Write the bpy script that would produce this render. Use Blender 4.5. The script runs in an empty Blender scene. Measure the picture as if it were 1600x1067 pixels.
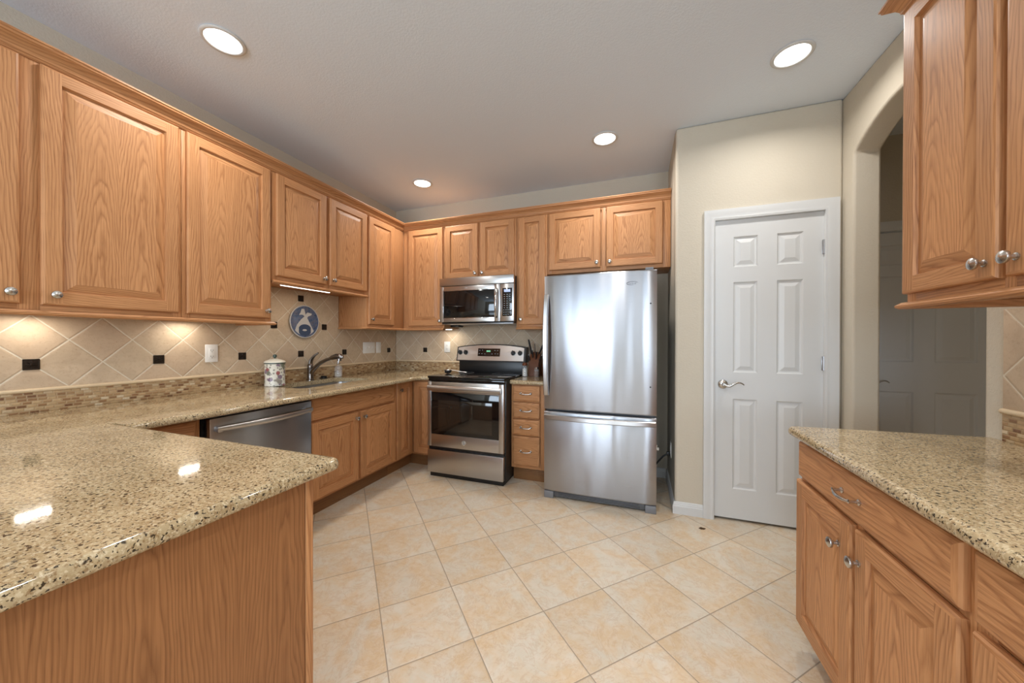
import bpy, bmesh, math, random
from mathutils import Vector, Matrix
from math import pi, sin, cos, sqrt, atan2

SC = bpy.context.scene
COL = SC.collection
rnd = random.Random(7)

# ------------------------------------------------------------------ camera, world, light, exposure
H = 1.24
CEIL = 2.757
cam_d = bpy.data.cameras.new('camera')
cam_d.sensor_width = 36.0
cam_d.lens = 546.9 / 1600 * 36.0
cam_d.clip_start = 0.02
cam = bpy.data.objects.new('camera', cam_d)
COL.objects.link(cam)
cam.location = (0, 0, H)
_yaw, _pit, _rol = .3452, -.0041, .0021
_F = Vector((-sin(_yaw) * cos(_pit), cos(_yaw) * cos(_pit), sin(_pit)))
_r = Vector((cos(_yaw), sin(_yaw), 0))
_u = _r.cross(_F)
_r2 = cos(_rol) * _r + sin(_rol) * _u
_u2 = -sin(_rol) * _r + cos(_rol) * _u
_m = Matrix((_r2, _u2, -_F)).transposed().to_4x4()
_m.translation = cam.location
cam.matrix_world = _m
SC.camera = cam

SC.view_settings.view_transform = 'Standard'
SC.view_settings.look = 'None'
SC.view_settings.gamma = 1.0
SC.view_settings.use_curve_mapping = False
SC.view_settings.exposure = -1.0
SC.cycles.use_denoising = True
SC.cycles.max_bounces = 8
SC.cycles.diffuse_bounces = 5
SC.cycles.glossy_bounces = 4
SC.cycles.sample_clamp_indirect = 8.0
SC.cycles.caustics_reflective = False
SC.cycles.caustics_refractive = False

world = bpy.data.worlds.new('sky')
SC.world = world
world.use_nodes = True
_bg = world.node_tree.nodes['Background']
_bg.inputs[0].default_value = (.80, .90, 1.0, 1)
_bg.inputs[1].default_value = 3.0


def area_light(name, loc, size, energy, color, rot=(0, 0, 0), size_y=None, spread=pi):
    d = bpy.data.lights.new(name, 'AREA')
    d.energy = energy
    d.color = color
    if size_y:
        d.shape = 'RECTANGLE'
        d.size_y = size_y
    else:
        d.shape = 'DISK'
    d.size = size
    d.spread = spread
    o = bpy.data.objects.new(name, d)
    o.location = loc
    o.rotation_euler = rot
    COL.objects.link(o)
    return o


DAY = (.70, .84, 1.0)
# daylight entering through the windows of the open room behind the camera
area_light('daylight_patio_door', (-1.35, -4.35, 1.45), 1.7, 225, DAY, (pi / 2 + .48, 0, 0), 1.6)
area_light('daylight_rear_window', (1.55, -4.35, 1.6), 1.9, 200, DAY, (pi / 2 + .48, 0, 0), 1.2)
area_light('daylight_side_window', (3.30, -2.6, 1.6), 1.8, 170, DAY, (pi / 2 + .48, 0, pi / 2), 1.4)

WARM = (1.0, .965, .92)
CAN_W = 16.0


# ------------------------------------------------------------------ node helpers and materials
def lin(*c):
    out = []
    for v in c:
        v /= 255.0
        out.append(v / 12.92 if v <= .04045 else ((v + .055) / 1.055) ** 2.4)
    return tuple(out) + (1.0,)


class NT:
    def __init__(s, name):
        s.mat = bpy.data.materials.new(name)
        s.mat.use_nodes = True
        s.t = s.mat.node_tree
        s.b = s.t.nodes['Principled BSDF']

    def node(s, typ, **kw):
        n = s.t.nodes.new(typ)
        for k, v in kw.items():
            setattr(n, k, v)
        return n

    def put(s, sock, v):
        if hasattr(v, 'is_output'):
            s.t.links.new(v, sock)
        elif v is not None:
            sock.default_value = v

    def m(s, op, a, b=None, c=None):
        n = s.node('ShaderNodeMath', operation=op)
        for i, v in enumerate((a, b, c)):
            if v is not None:
                s.put(n.inputs[i], v)
        return n.outputs[0]

    def vec(s, x, y, z=0.0):
        n = s.node('ShaderNodeCombineXYZ')
        for i, v in enumerate((x, y, z)):
            s.put(n.inputs[i], v)
        return n.outputs[0]

    def sep(s, v):
        n = s.node('ShaderNodeSeparateXYZ')
        s.put(n.inputs[0], v)
        return n.outputs

    def pos(s):
        return s.node('ShaderNodeNewGeometry').outputs['Position']

    def noise(s, v, scale, detail=2.0, rough=.5, dist=0.0, out=0):
        n = s.node('ShaderNodeTexNoise')
        s.put(n.inputs['Vector'], v)
        n.inputs['Scale'].default_value = scale
        n.inputs['Detail'].default_value = detail
        n.inputs['Roughness'].default_value = rough
        n.inputs['Distortion'].default_value = dist
        return n.outputs[out]

    def white(s, v, out=0):
        n = s.node('ShaderNodeTexWhiteNoise', noise_dimensions='3D')
        s.put(n.inputs['Vector'], v)
        return n.outputs[out]

    def voro(s, v, scale, feature='F1', out='Distance', rand=1.0):
        n = s.node('ShaderNodeTexVoronoi', feature=feature)
        s.put(n.inputs['Vector'], v)
        n.inputs['Scale'].default_value = scale
        n.inputs['Randomness'].default_value = rand
        return n.outputs[out]

    def ramp(s, f, stops, interp='LINEAR'):
        n = s.node('ShaderNodeValToRGB')
        n.color_ramp.interpolation = interp
        e = n.color_ramp.elements
        while len(e) > 1:
            e.remove(e[-1])
        for i, (p, c) in enumerate(stops):
            if not isinstance(c, tuple):
                c = (c, c, c, 1)
            x = e[0] if i == 0 else e.new(p)
            x.position = p
            x.color = c
        s.put(n.inputs[0], f)
        return n.outputs[0]

    def mix(s, f, a, b, blend='MIX'):
        n = s.node('ShaderNodeMix', data_type='RGBA', blend_type=blend)
        s.put(n.inputs[0], f)
        s.put(n.inputs[6], a)
        s.put(n.inputs[7], b)
        return n.outputs[2]

    def bump(s, h, strength, dist=.001):
        n = s.node('ShaderNodeBump')
        n.inputs['Strength'].default_value = strength
        n.inputs['Distance'].default_value = dist
        s.put(n.inputs['Height'], h)
        s.t.links.new(n.outputs[0], s.b.inputs['Normal'])

    def done(s, color=None, rough=None, metal=None, spec=None, coat=None, coat_rough=None):
        for k, v in (('Base Color', color), ('Roughness', rough), ('Metallic', metal), ('Specular IOR Level', spec),
                     ('Coat Weight', coat), ('Coat Roughness', coat_rough)):
            if v is not None:
                s.put(s.b.inputs[k], v)
        return s.mat


def plain(name, c, rough=.5, metal=0.0, spec=.5, coat=0.0, var=.04):
    n = NT(name)
    f = n.noise(n.pos(), 9.0, 2)
    a = tuple(x * (1 - var) for x in c[:3]) + (1,)
    b = tuple(min(1, x * (1 + var)) for x in c[:3]) + (1,)
    return n.done(n.mix(f, a, b), rough, metal, spec, coat)


def glow(name, c, strength):
    n = NT(name)
    n.done(c, .4)
    n.b.inputs['Emission Color'].default_value = c
    n.b.inputs['Emission Strength'].default_value = strength
    return n.mat


def oak(name, light, dark, pore, rough=.46, freq=105.0):
    n = NT(name)
    uvn = n.node('ShaderNodeUVMap', uv_map='UVMap')
    u, v, _ = n.sep(uvn.outputs[0])
    tone = n.node('ShaderNodeAttribute', attribute_name='tone').outputs['Fac']
    warp = n.noise(n.vec(n.m('MULTIPLY', u, 7.0), n.m('MULTIPLY', v, 1.3)), 1.0, 3, .55)
    d = n.m('SQRT', n.m('MULTIPLY_ADD', u, u, .0011))
    d = n.m('MULTIPLY_ADD', v, .05, d)
    d = n.m('MULTIPLY_ADD', warp, .075, d)
    fine = n.noise(n.vec(n.m('MULTIPLY', u, 160.0), n.m('MULTIPLY', v, 5.0)), 1.0, 2)
    ph = n.m('FRACT', n.m('MULTIPLY_ADD', fine, .45, n.m('MULTIPLY', d, freq)))
    ring = n.ramp(ph, [(0, 1.0), (.16, .55), (.42, .12), (.80, .0), (1, .85)])
    big = n.noise(n.vec(n.m('MULTIPLY', u, 5.0), n.m('MULTIPLY', v, .8), 3.1), 1.0, 2)
    ring = n.m('MULTIPLY', ring, n.ramp(big, [(.3, .45), (.7, 1.0)]))
    pores = n.noise(n.vec(n.m('MULTIPLY', u, 420.0), n.m('MULTIPLY', v, 14.0)), 1.0, 2, .6)
    pores = n.m('MULTIPLY', n.ramp(pores, [(.56, 0.0), (.70, 1.0)]), n.m('MULTIPLY_ADD', ring, .6, .25))
    c = n.mix(n.m('MULTIPLY', ring, .78), light, dark)
    st = n.noise(n.vec(n.m('MULTIPLY', u, 230.0), n.m('MULTIPLY', v, 3.0), 7.0), 1.0, 3, .65)
    c = n.mix(n.m('MULTIPLY', n.ramp(st, [(.40, 0.0), (.68, 1.0)]), .42), c, dark)
    c = n.mix(n.m('MULTIPLY', pores, .55), c, pore)
    sc = n.node('ShaderNodeVectorMath', operation='SCALE')
    n.put(sc.inputs[0], c)
    n.put(sc.inputs['Scale'], tone)
    n.bump(n.m('MULTIPLY', pores, -1.0), .12, .0006)
    return n.done(sc.outputs[0], rough, 0, .35, 0.0)


M = {}
M['oak'] = oak('oak_honey', lin(202, 148, 101), lin(136, 83, 45), lin(96, 58, 32))
M['oak_veneer_shaded'] = oak('oak_veneer_shaded', lin(164, 113, 71), lin(112, 70, 38), lin(92, 58, 33), .46, 135.0)  # same oak; weaker light on the peninsula is put into this darker colour
M['oak_toe'] = oak('oak_toe', lin(150, 108, 70), lin(112, 76, 45), lin(84, 56, 32), .5)


def granite():
    n = NT('granite')
    p = n.pos()
    x, y, z = n.sep(p)
    ps = n.vec(n.m('MULTIPLY', x, .75), y, z)
    big = n.noise(ps, 14.0, 3, .6)
    c = n.mix(n.ramp(big, [(.35, 0.0), (.65, 1.0)]), lin(166, 144, 108), lin(188, 168, 132))
    mid = n.noise(ps, 150.0, 3, .65)
    c = n.mix(n.ramp(mid, [(.50, 0.0), (.62, .7)]), c, lin(216, 200, 168))
    br = n.noise(n.vec(x, y, n.m('ADD', z, 5.0)), 120.0, 3, .7)
    c = n.mix(n.ramp(br, [(.54, 0.0), (.64, .8)]), c, lin(136, 106, 72))
    dk = n.noise(n.vec(x, y, n.m('ADD', z, 9.0)), 150.0, 2, .6)
    c = n.mix(n.ramp(dk, [(.585, 0.0), (.63, .95)]), c, lin(50, 41, 33))
    bl = n.voro(ps, 62.0)
    sel = n.white(n.voro(ps, 62.0, out='Position'))
    wob = n.m('MULTIPLY_ADD', n.noise(ps, 160.0, 2), .3, bl)
    c = n.mix(n.m('MULTIPLY', n.ramp(wob, [(.28, 1.0), (.40, 0.0)]), n.ramp(sel, [(.70, 0.0), (.72, .92)])), c, lin(40, 34, 30))
    return n.done(c, .065, 0, .5)


M['granite'] = granite()


def floor_tile():
    n = NT('floor_tile')
    x, y, z = n.sep(n.pos())
    S, TH = .3376, .7905
    dx = n.m('ADD', x, .877)
    dy = n.m('ADD', y, -1.0715)
    a = n.m('DIVIDE', n.m('ADD', n.m('MULTIPLY', dx, cos(TH)), n.m('MULTIPLY', dy, sin(TH))), S)
    b = n.m('DIVIDE', n.m('SUBTRACT', n.m('MULTIPLY', dy, cos(TH)), n.m('MULTIPLY', dx, sin(TH))), S)
    fa, fb = n.m('FRACT', a), n.m('FRACT', b)
    ea = n.m('MINIMUM', fa, n.m('SUBTRACT', 1.0, fa))
    eb = n.m('MINIMUM', fb, n.m('SUBTRACT', 1.0, fb))
    e = n.m('MINIMUM', ea, eb)
    ident = n.vec(n.m('FLOOR', a), n.m('FLOOR', b), 1.0)
    w1 = n.white(ident)
    off = n.m('MULTIPLY', w1, 7.0)
    pv = n.vec(n.m('ADD', x, off), n.m('ADD', y, off), off)
    f1 = n.noise(pv, 5.5, 5, .62, .6)
    f2 = n.noise(pv, 26.0, 4, .7)
    c = n.mix(n.ramp(f1, [(.40, 0.0), (.58, 1.0)]), lin(212, 202, 184), lin(213, 188, 154))
    c = n.mix(n.ramp(f2, [(.42, 0.0), (.66, .55)]), c, lin(222, 210, 194))
    vein = n.noise(pv, 9.0, 6, .7, 1.4)
    c = n.mix(n.ramp(vein, [(.47, 0.0), (.5, .35), (.53, 0.0)]), c, lin(190, 152, 112))
    hs = n.node('ShaderNodeHueSaturation')
    n.put(hs.inputs['Value'], n.m('MULTIPLY_ADD', w1, .10, .95))
    n.put(hs.inputs['Color'], c)
    g = n.ramp(e, [(.004, 1.0), (.008, 0.0)])
    c = n.mix(g, hs.outputs[0], lin(158, 142, 122))
    n.bump(n.m('ADD', n.ramp(e, [(.004, 0.0), (.02, 1.0)]), n.m('MULTIPLY', f2, .25)), .35, .002)
    return n.done(c, n.m('MULTIPLY_ADD', f2, .25, .24), 0, .5)


M['floor'] = floor_tile()


def wall_tile(name, ax, u0, v0, D=.2338):
    n = NT(name)
    P = n.sep(n.pos())
    u, v = P[ax], P[2]
    s = D / sqrt(2)
    du = n.m('ADD', u, -u0)
    dv = n.m('ADD', v, -v0)
    a = n.m('DIVIDE', n.m('ADD', du, dv), s * sqrt(2))
    b = n.m('DIVIDE', n.m('SUBTRACT', dv, du), s * sqrt(2))
    fa, fb = n.m('FRACT', a), n.m('FRACT', b)
    e = n.m('MINIMUM', n.m('MINIMUM', fa, n.m('SUBTRACT', 1.0, fa)), n.m('MINIMUM', fb, n.m('SUBTRACT', 1.0, fb)))
    w1 = n.white(n.vec(n.m('FLOOR', a), n.m('FLOOR', b), 2.0))
    off = n.m('MULTIPLY', w1, 9.0)
    pv = n.vec(n.m('ADD', u, off), n.m('ADD', v, off), off)
    f1 = n.noise(pv, 9.0, 5, .6, .5)
    f2 = n.noise(pv, 60.0, 4, .7)
    c = n.mix(n.ramp(f1, [(.35, 0.0), (.65, 1.0)]), lin(188, 168, 142), lin(204, 184, 157))
    c = n.mix(n.ramp(f2, [(.50, 0.0), (.7, .6)]), c, lin(176, 152, 126))
    c = n.mix(n.ramp(w1, [(0.0, 0.0), (1.0, .35)]), c, lin(190, 160, 134))
    pit = n.noise(pv, 120.0, 3, .7)
    c = n.mix(n.ramp(pit, [(.66, 0.0), (.72, .5)]), c, lin(150, 124, 98))
    wob = n.m('MULTIPLY_ADD', f2, .012, e)
    c = n.mix(n.ramp(wob, [(.016, 1.0), (.024, 0.0)]), c, lin(216, 206, 186))
    n.bump(n.m('ADD', n.ramp(wob, [(.010, 0.0), (.05, 1.0)]), n.m('MULTIPLY', f2, .5)), .5, .003)
    return n.done(c, .55, 0, .35)


M['tile_left'] = wall_tile('travertine_left', 1, .785, 1.12)
M['tile_back'] = wall_tile('travertine_back', 0, -2.287, 1.126)


def mosaic(name, ax):
    n = NT(name)
    P = n.sep(n.pos())
    u, v = P[ax], P[2]
    ch = .0148
    row = n.m('FLOOR', n.m('DIVIDE', v, ch))
    cw = .030
    uu = n.m('DIVIDE', n.m('ADD', u, n.m('MULTIPLY', n.white(n.vec(row, 3.0, 1.0)), .05)), cw)
    ident = n.vec(n.m('FLOOR', uu), row, 4.0)
    fu, fv = n.m('FRACT', uu), n.m('FRACT', n.m('DIVIDE', v, ch))
    eu = n.m('MULTIPLY', n.m('MINIMUM', fu, n.m('SUBTRACT', 1.0, fu)), cw)
    ev = n.m('MULTIPLY', n.m('MINIMUM', fv, n.m('SUBTRACT', 1.0, fv)), ch)
    e = n.m('MINIMUM', eu, ev)
    w = n.white(ident)
    c = n.ramp(w, [(0, lin(182, 154, 114)), (.25, lin(162, 130, 92)), (.45, lin(196, 174, 140)), (.60, lin(142, 106, 72)),
                   (.78, lin(188, 158, 118)), (.88, lin(112, 76, 50)), (.96, lin(212, 196, 166))], 'CONSTANT')
    f = n.noise(n.pos(), 90.0, 3)
    c = n.mix(n.ramp(f, [(.4, 0.0), (.7, .35)]), c, lin(150, 118, 84))
    c = n.mix(n.ramp(e, [(.0009, 1.0), (.0018, 0.0)]), c, lin(172, 146, 110))
    n.bump(n.ramp(e, [(.0, 0.0), (.003, 1.0)]), .6, .002)
    return n.done(c, .5, 0, .4)


M['mosaic_left'] = mosaic('mosaic_left', 1)
M['mosaic_back'] = mosaic('mosaic_back', 0)


def paint(name, c, sc=90.0, st=.25, rough=.8):
    n = NT(name)
    f = n.noise(n.pos(), sc, 3, .55)
    n.bump(n.ramp(f, [(.42, 0.0), (.58, 1.0)]), st, .002)
    g = n.noise(n.pos(), 1.3, 2)
    a = tuple(x * .97 for x in c[:3]) + (1,)
    return n.done(n.mix(g, c, a), rough, 0, .3)


M['wall'] = paint('wall_paint_beige', lin(200, 191, 174))
M['ceiling'] = paint('ceiling_paint', lin(226, 235, 246), 110.0, .16)
M['white'] = plain('white_trim_paint', lin(208, 209, 208), .38, 0, .5, 0, .01)
M['plate_white'] = plain('white_plastic', lin(232, 230, 224), .35, 0, .5, 0, .01)
M['slot'] = plain('outlet_slot', lin(70, 68, 64), .6)


def steel(name, c, rough, ax=2, wave=0.0, streak=.035, aniso=0.0):
    n = NT(name)
    x, y, z = n.sep(n.pos())
    if ax == 2:
        v = n.vec(n.m('MULTIPLY', x, 900.0), n.m('MULTIPLY', y, 900.0), n.m('MULTIPLY', z, 6.0))
    else:
        v = n.vec(n.m('MULTIPLY', x, 6.0), n.m('MULTIPLY', y, 6.0), n.m('MULTIPLY', z, 900.0))
    f = n.noise(v, 1.0, 2)
    a = tuple(q * (1 - streak) for q in c[:3]) + (1,)
    b = tuple(q * (1 + streak) for q in c[:3]) + (1,)
    if wave:
        w = n.noise(n.vec(n.m('MULTIPLY', x, 5.0), y, n.m('MULTIPLY', z, .8)), 1.0, 1, .4)
        n.bump(w, 1.0, wave)
    tg = n.node('ShaderNodeTangent', direction_type='RADIAL', axis='Z')
    n.t.links.new(tg.outputs[0], n.b.inputs['Tangent'])
    n.b.inputs['Anisotropic'].default_value = aniso
    n.b.inputs['Anisotropic Rotation'].default_value = .25
    return n.done(n.mix(f, a, b), n.m('MULTIPLY_ADD', f, .05, rough), 1.0)


M['steel_fridge'] = steel('brushed_steel_fridge', lin(168, 169, 173), .26, 0, .012, .02, .88)
M['steel'] = steel('brushed_steel', lin(190, 188, 186), .27, 0, 0, .03, .5)
M['steel_dark'] = steel('dark_steel', lin(176, 176, 178), .28, 0, 0, .03, .5)
M['nickel'] = steel('brushed_nickel', lin(196, 194, 190), .24, 2, 0, .02)
M['chrome'] = plain('chrome', lin(210, 210, 212), .09, 1.0, .5, 0, .01)
M['bronze_faucet'] = plain('brushed_steel_faucet', lin(132, 126, 122), .2, 1.0, .5, 0, .02)
M['black_glass'] = plain('black_glass', lin(14, 14, 15), .05, 0, .55, 0, .05)
M['black'] = plain('black_plastic', lin(24, 24, 25), .35, 0, .5)
M['black_rough'] = plain('black_matte', lin(16, 15, 15), .7, 0, .3)
M['grey_plastic'] = plain('grey_plastic', lin(120, 122, 126), .45)
M['fridge_side'] = plain('fridge_side_grey', lin(96, 98, 101), .42, .2)
M['oven_window'] = plain('oven_window_glass', lin(40, 34, 28), .07, 0, .6)
M['accent'] = plain('dark_bronze_accent', lin(46, 37, 30), .4, .5, .5, 0, .15)
M['pencil'] = paint('travertine_pencil', lin(214, 192, 158), 120.0, .25, .5)
M['lens'] = glow('can_lens', (1, .97, .93, 1), 9.0)
M['tube'] = glow('tube_lens', (1, .96, .88, 1), 8.0)
M['display_green'] = glow('display_green', (.25, .8, .45, 1), 1.2)
M['display_blue'] = glow('display_blue', (.45, .55, .8, 1), .7)
M['legend'] = plain('key_legend', lin(168, 176, 182), .6)
M['blue_glaze'] = None


def blue_glaze():
    n = NT('blue_glaze')
    p = n.pos()
    f = n.noise(p, 22.0, 4, .6, 1.5)
    c = n.ramp(f, [(.3, lin(48, 60, 84)), (.46, lin(76, 92, 120)), (.58, lin(104, 104, 120)), (.70, lin(58, 68, 82))])
    return n.done(c, .25, 0, .5, .4)


M['blue_glaze'] = blue_glaze()
M['grey_glaze'] = plain('grey_glaze', lin(196, 192, 186), .3, 0, .5, .3, .08)
M['navy_glaze'] = plain('navy_glaze', lin(62, 76, 100), .25, 0, .5, .4, .15)


def floral():
    n = NT('floral_enamel')
    p = n.pos()
    base = lin(232, 228, 214)
    d = n.voro(p, 24.0)
    w = n.white(n.voro(p, 24.0, out='Position'))
    edge = n.noise(p, 140.0, 2)
    dd = n.m('MULTIPLY_ADD', edge, .2, d)
    col = n.ramp(w, [(0, lin(150, 140, 128)), (.3, lin(150, 60, 66)), (.5, lin(104, 112, 92)), (.68, lin(124, 100, 122)), (.86, lin(190, 130, 122))], 'CONSTANT')
    d2 = n.m('MULTIPLY_ADD', edge, .25, n.voro(p, 52.0))
    w2 = n.white(n.voro(p, 52.0, out='Position'))
    c = n.mix(n.m('MULTIPLY', n.ramp(d2, [(.50, .85), (.56, 0.0)]), n.ramp(w2, [(.35, 0.0), (.37, 1.0)])), base, lin(140, 136, 122))
    c = n.mix(n.ramp(dd, [(.50, .9), (.56, 0.0)]), c, col)
    return n.done(c, .3, 0, .5, .4)


M['floral'] = floral()
M['cream'] = plain('cream_enamel', lin(232, 226, 208), .3, 0, .5, .4)
M['green_dark'] = plain('dark_green_enamel', lin(56, 76, 70), .3, 0, .5, .4)


def glass(name, c, alpha, rough=.04):
    n = NT(name)
    n.b.inputs['Alpha'].default_value = alpha
    return n.done(c, rough, 0, .8)


M['glass'] = glass('clear_glass', (.85, .87, .88, 1), .22)
M['soap'] = glass('soap_liquid', (.80, .80, .74, 1), .35, .1)
M['block_wood'] = oak('block_wood', lin(112, 64, 36), lin(78, 44, 24), lin(60, 34, 20))
M['spice'] = plain('spice_brown', lin(120, 74, 40), .8, 0, .3, 0, .3)
M['salt'] = plain('salt_white', lin(222, 220, 214), .8, 0, .3)
M['leaf'] = plain('dry_leaf', lin(74, 50, 22), .8)


# ------------------------------------------------------------------ mesh helpers
def MW(u, v, w):
    return (u, v, w)


def ML(u, v, w):      # left run: u = y, v = z, w = x
    return (w, u, v)


def MK(u, v, w):      # back run: u = x, v = z, w = -y
    return (u, -w, v)


def MR(u, v, w):      # right run: u = -y, v = z, w = -x
    return (-w, -u, v)


def MF(u, v, w):      # facing +y: u = -x, v = z, w = y
    return (-u, w, v)


def seed(wide=False):
    return (rnd.uniform(-.03, .03) if wide else rnd.choice((-1, 1)) * rnd.uniform(.05, .16), rnd.uniform(0, 30), rnd.uniform(.91, 1.07))


class MB:
    def __init__(s, fn=MW):
        s.fn = fn
        s.v, s.f, s.uv, s.tone, s.sm = [], [], [], [], []

    def face(s, pts, uvs=None, tone=1.0, smooth=False):
        i = len(s.v)
        s.v += [s.fn(*p) for p in pts]
        s.f.append(list(range(i, i + len(pts))))
        s.uv.append(uvs or [(p[0], p[1]) for p in pts])
        s.tone.append(tone)
        s.sm.append(smooth)

    def grid(s, rings, closed=True, cap0=False, cap1=False, smooth=True, sd=(0, 0, 1)):
        """rings: list of equal-length point rings"""
        i0 = len(s.v)
        n = len(rings[0])
        for r in rings:
            s.v += [s.fn(*p) for p in r]
        for k in range(len(rings) - 1):
            for j in range(n if closed else n - 1):
                a, b = i0 + k * n + j, i0 + k * n + (j + 1) % n
                s.f.append([a, b, b + n, a + n])
                s.uv.append([(sd[0] + j * .01, sd[1] + k * .02)] * 4)
                s.tone.append(sd[2])
                s.sm.append(smooth)
        if cap0:
            s.f.append([i0 + j for j in range(n)][::-1])
            s.uv.append([(0, 0)] * n); s.tone.append(sd[2]); s.sm.append(False)
        if cap1:
            b = i0 + (len(rings) - 1) * n
            s.f.append([b + j for j in range(n)])
            s.uv.append([(0, 0)] * n); s.tone.append(sd[2]); s.sm.append(False)

    def box(s, u0, u1, v0, v1, w0, w1, g=1, b=.0015, sd=None):
        """bevelled box; g = grain axis"""
        if u1 < u0: u0, u1 = u1, u0
        if v1 < v0: v0, v1 = v1, v0
        if w1 < w0: w0, w1 = w1, w0
        sd = sd or seed()
        lo, hi = (u0, v0, w0), (u1, v1, w1)
        c = [(lo[i] + hi[i]) / 2 for i in range(3)]
        b = min(b, .45 * min(hi[i] - lo[i] for i in range(3)))
        bm = bmesh.new()
        bmesh.ops.create_cube(bm, size=1.0)
        for v in bm.verts:
            v.co = Vector([c[i] + v.co[i] * (hi[i] - lo[i]) for i in range(3)])
        if b > 1e-5:
            bmesh.ops.bevel(bm, geom=list(bm.edges), offset=b, segments=2, profile=.5, affect='EDGES')
        s.add_bm(bm, g, c, sd)

    def add_bm(s, bm, g=1, c=(0, 0, 0), sd=(0, 0, 1), smooth=True):
        bm.normal_update()
        i0 = len(s.v)
        bm.verts.index_update()
        s.v += [s.fn(*v.co) for v in bm.verts]
        for f in bm.faces:
            s.f.append([i0 + v.index for v in f.verts])
            nn = [abs(x) for x in f.normal]
            n = nn.index(max(nn))
            oth = [i for i in range(3) if i != n]
            if n != g:
                ua = [i for i in oth if i != g][0]
                uv = [(v.co[ua] - c[ua] + sd[0], v.co[g] + sd[1]) for v in f.verts]
            else:
                uv = [(v.co[oth[0]] - c[oth[0]] + sd[0], (v.co[oth[1]]) * 1.0 + sd[1]) for v in f.verts]
            s.uv.append(uv); s.tone.append(sd[2]); s.sm.append(smooth)
        bm.free()

    def lathe(s, prof, c=(0, 0, 0), axis=2, n=24, smooth=True, sx=1.0, sy=1.0, caps=True):
        """prof: (r, h) pairs along axis, starting at low h"""
        rings = []
        for r, h in prof:
            ring = []
            for k in range(n):
                a = 2 * pi * k / n
                p = [0, 0, 0]
                i, j = [(1, 2), (2, 0), (0, 1)][axis]
                p[i] = c[i] + r * cos(a) * sx
                p[j] = c[j] + r * sin(a) * sy
                p[axis] = c[axis] + h
                ring.append(p)
            rings.append(ring)
        s.grid(rings, True, caps and prof[0][0] > 1e-6, caps and prof[-1][0] > 1e-6, smooth)

    def tube(s, pts, rad, n=10, flat=None):
        pts = [Vector(p) for p in pts]
        if not isinstance(rad, (list, tuple)):
            rad = [rad] * len(pts)
        rings = []
        up = None
        for k, p in enumerate(pts):
            t = (pts[min(k + 1, len(pts) - 1)] - pts[max(k - 1, 0)]).normalized()
            if up is None:
                up = Vector((0, 0, 1)) if abs(t.z) < .9 else Vector((1, 0, 0))
            a = t.cross(up).normalized()
            up = a.cross(t).normalized()
            fl = flat or (1, 1)
            rings.append([tuple(p + rad[k] * (fl[0] * cos(2 * pi * j / n) * a + fl[1] * sin(2 * pi * j / n) * up)) for j in range(n)])
        s.grid(rings, True, True, True)

    def ring4(s, r0, r1, w0, w1, hz, vt, tone=None):
        """mitred band between rect r0=(u0,u1,v0,v1) at w0 and r1 at w1; hz/vt = seeds"""
        a = [(r0[0], r0[2], w0), (r0[1], r0[2], w0), (r0[1], r0[3], w0), (r0[0], r0[3], w0)]
        b = [(r1[0], r1[2], w1), (r1[1], r1[2], w1), (r1[1], r1[3], w1), (r1[0], r1[3], w1)]
        for k in range(4):
            q = [a[k], a[(k + 1) % 4], b[(k + 1) % 4], b[k]]
            if k % 2 == 0:
                sd = hz[k // 2]
                uv = [(p[1] - q[0][1] + sd[0] + p[2] - q[0][2], p[0] + sd[1]) for p in q]
            else:
                sd = vt[k // 2]
                uv = [(p[0] - q[0][0] + sd[0] + p[2] - q[0][2], p[1] + sd[1]) for p in q]
            s.face(q, uv, sd[2])

    def build(s, name, mat, parent=None, bevel=None):
        me = bpy.data.meshes.new(name)
        off = Vector((0, 0, 0))
        if parent is not None:
            off = ROOT[parent.name]
        me.from_pydata([tuple(Vector(p) - off) for p in s.v], [], s.f)
        flat, tn = [], []
        for uv, t in zip(s.uv, s.tone):
            for q in uv:
                flat += [q[0], q[1]]
                tn.append(t)
        me.uv_layers.new(name='UVMap')
        me.uv_layers['UVMap'].data.foreach_set('uv', flat)
        me.attributes.new('tone', 'FLOAT', 'CORNER')
        me.attributes['tone'].data.foreach_set('value', tn)
        me.polygons.foreach_set('use_smooth', s.sm)
        me.update()
        me.set_sharp_from_angle(angle=math.radians(38))
        me.materials.append(M[mat] if isinstance(mat, str) else mat)
        me.update()
        o = bpy.data.objects.new(name, me)
        COL.objects.link(o)
        if parent is not None:
            o.parent = parent
            ROOT[o.name] = off
        else:
            ROOT[o.name] = Vector((0, 0, 0))
        if bevel:
            md = o.modifiers.new('edge', 'BEVEL')
            md.width = bevel
            md.segments = 3
            md.limit_method = 'ANGLE'
            md.angle_limit = math.radians(50)
        return o


ROOT = {}


def thing(name, label, cat, loc, group=None):
    o = bpy.data.objects.new(name, None)
    COL.objects.link(o)
    o.empty_display_size = .05
    o.location = loc
    o['label'] = label
    o['category'] = cat
    if group:
        o['group'] = group
    ROOT[o.name] = Vector(loc)
    return o


def tag(o, label, cat, group=None):
    o['label'] = label
    o['category'] = cat
    if group:
        o['group'] = group
    return o


def structure(o):
    o['kind'] = 'structure'
    return o


def copy_part(o, parent, delta):
    """copy of a part (and its children) moved by delta, placed under parent"""
    c = o.copy()
    COL.objects.link(c)
    c.parent = parent
    ROOT[c.name] = ROOT[parent.name]
    c.location = Vector(delta)
    for ch in o.children:
        copy_part(ch, c, (0, 0, 0))
    return c


def copy_thing(root, loc, label, group=None):
    r = root.copy()
    COL.objects.link(r)
    r.location = loc
    r['label'] = label
    if group:
        r['group'] = group
    ROOT[r.name] = Vector(loc)
    for ch in root.children:
        c = ch.copy()
        COL.objects.link(c)
        c.parent = r
        for g in ch.children:
            d = g.copy()
            COL.objects.link(d)
            d.parent = c
    return r


def cap(f, pts):
    pass


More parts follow.
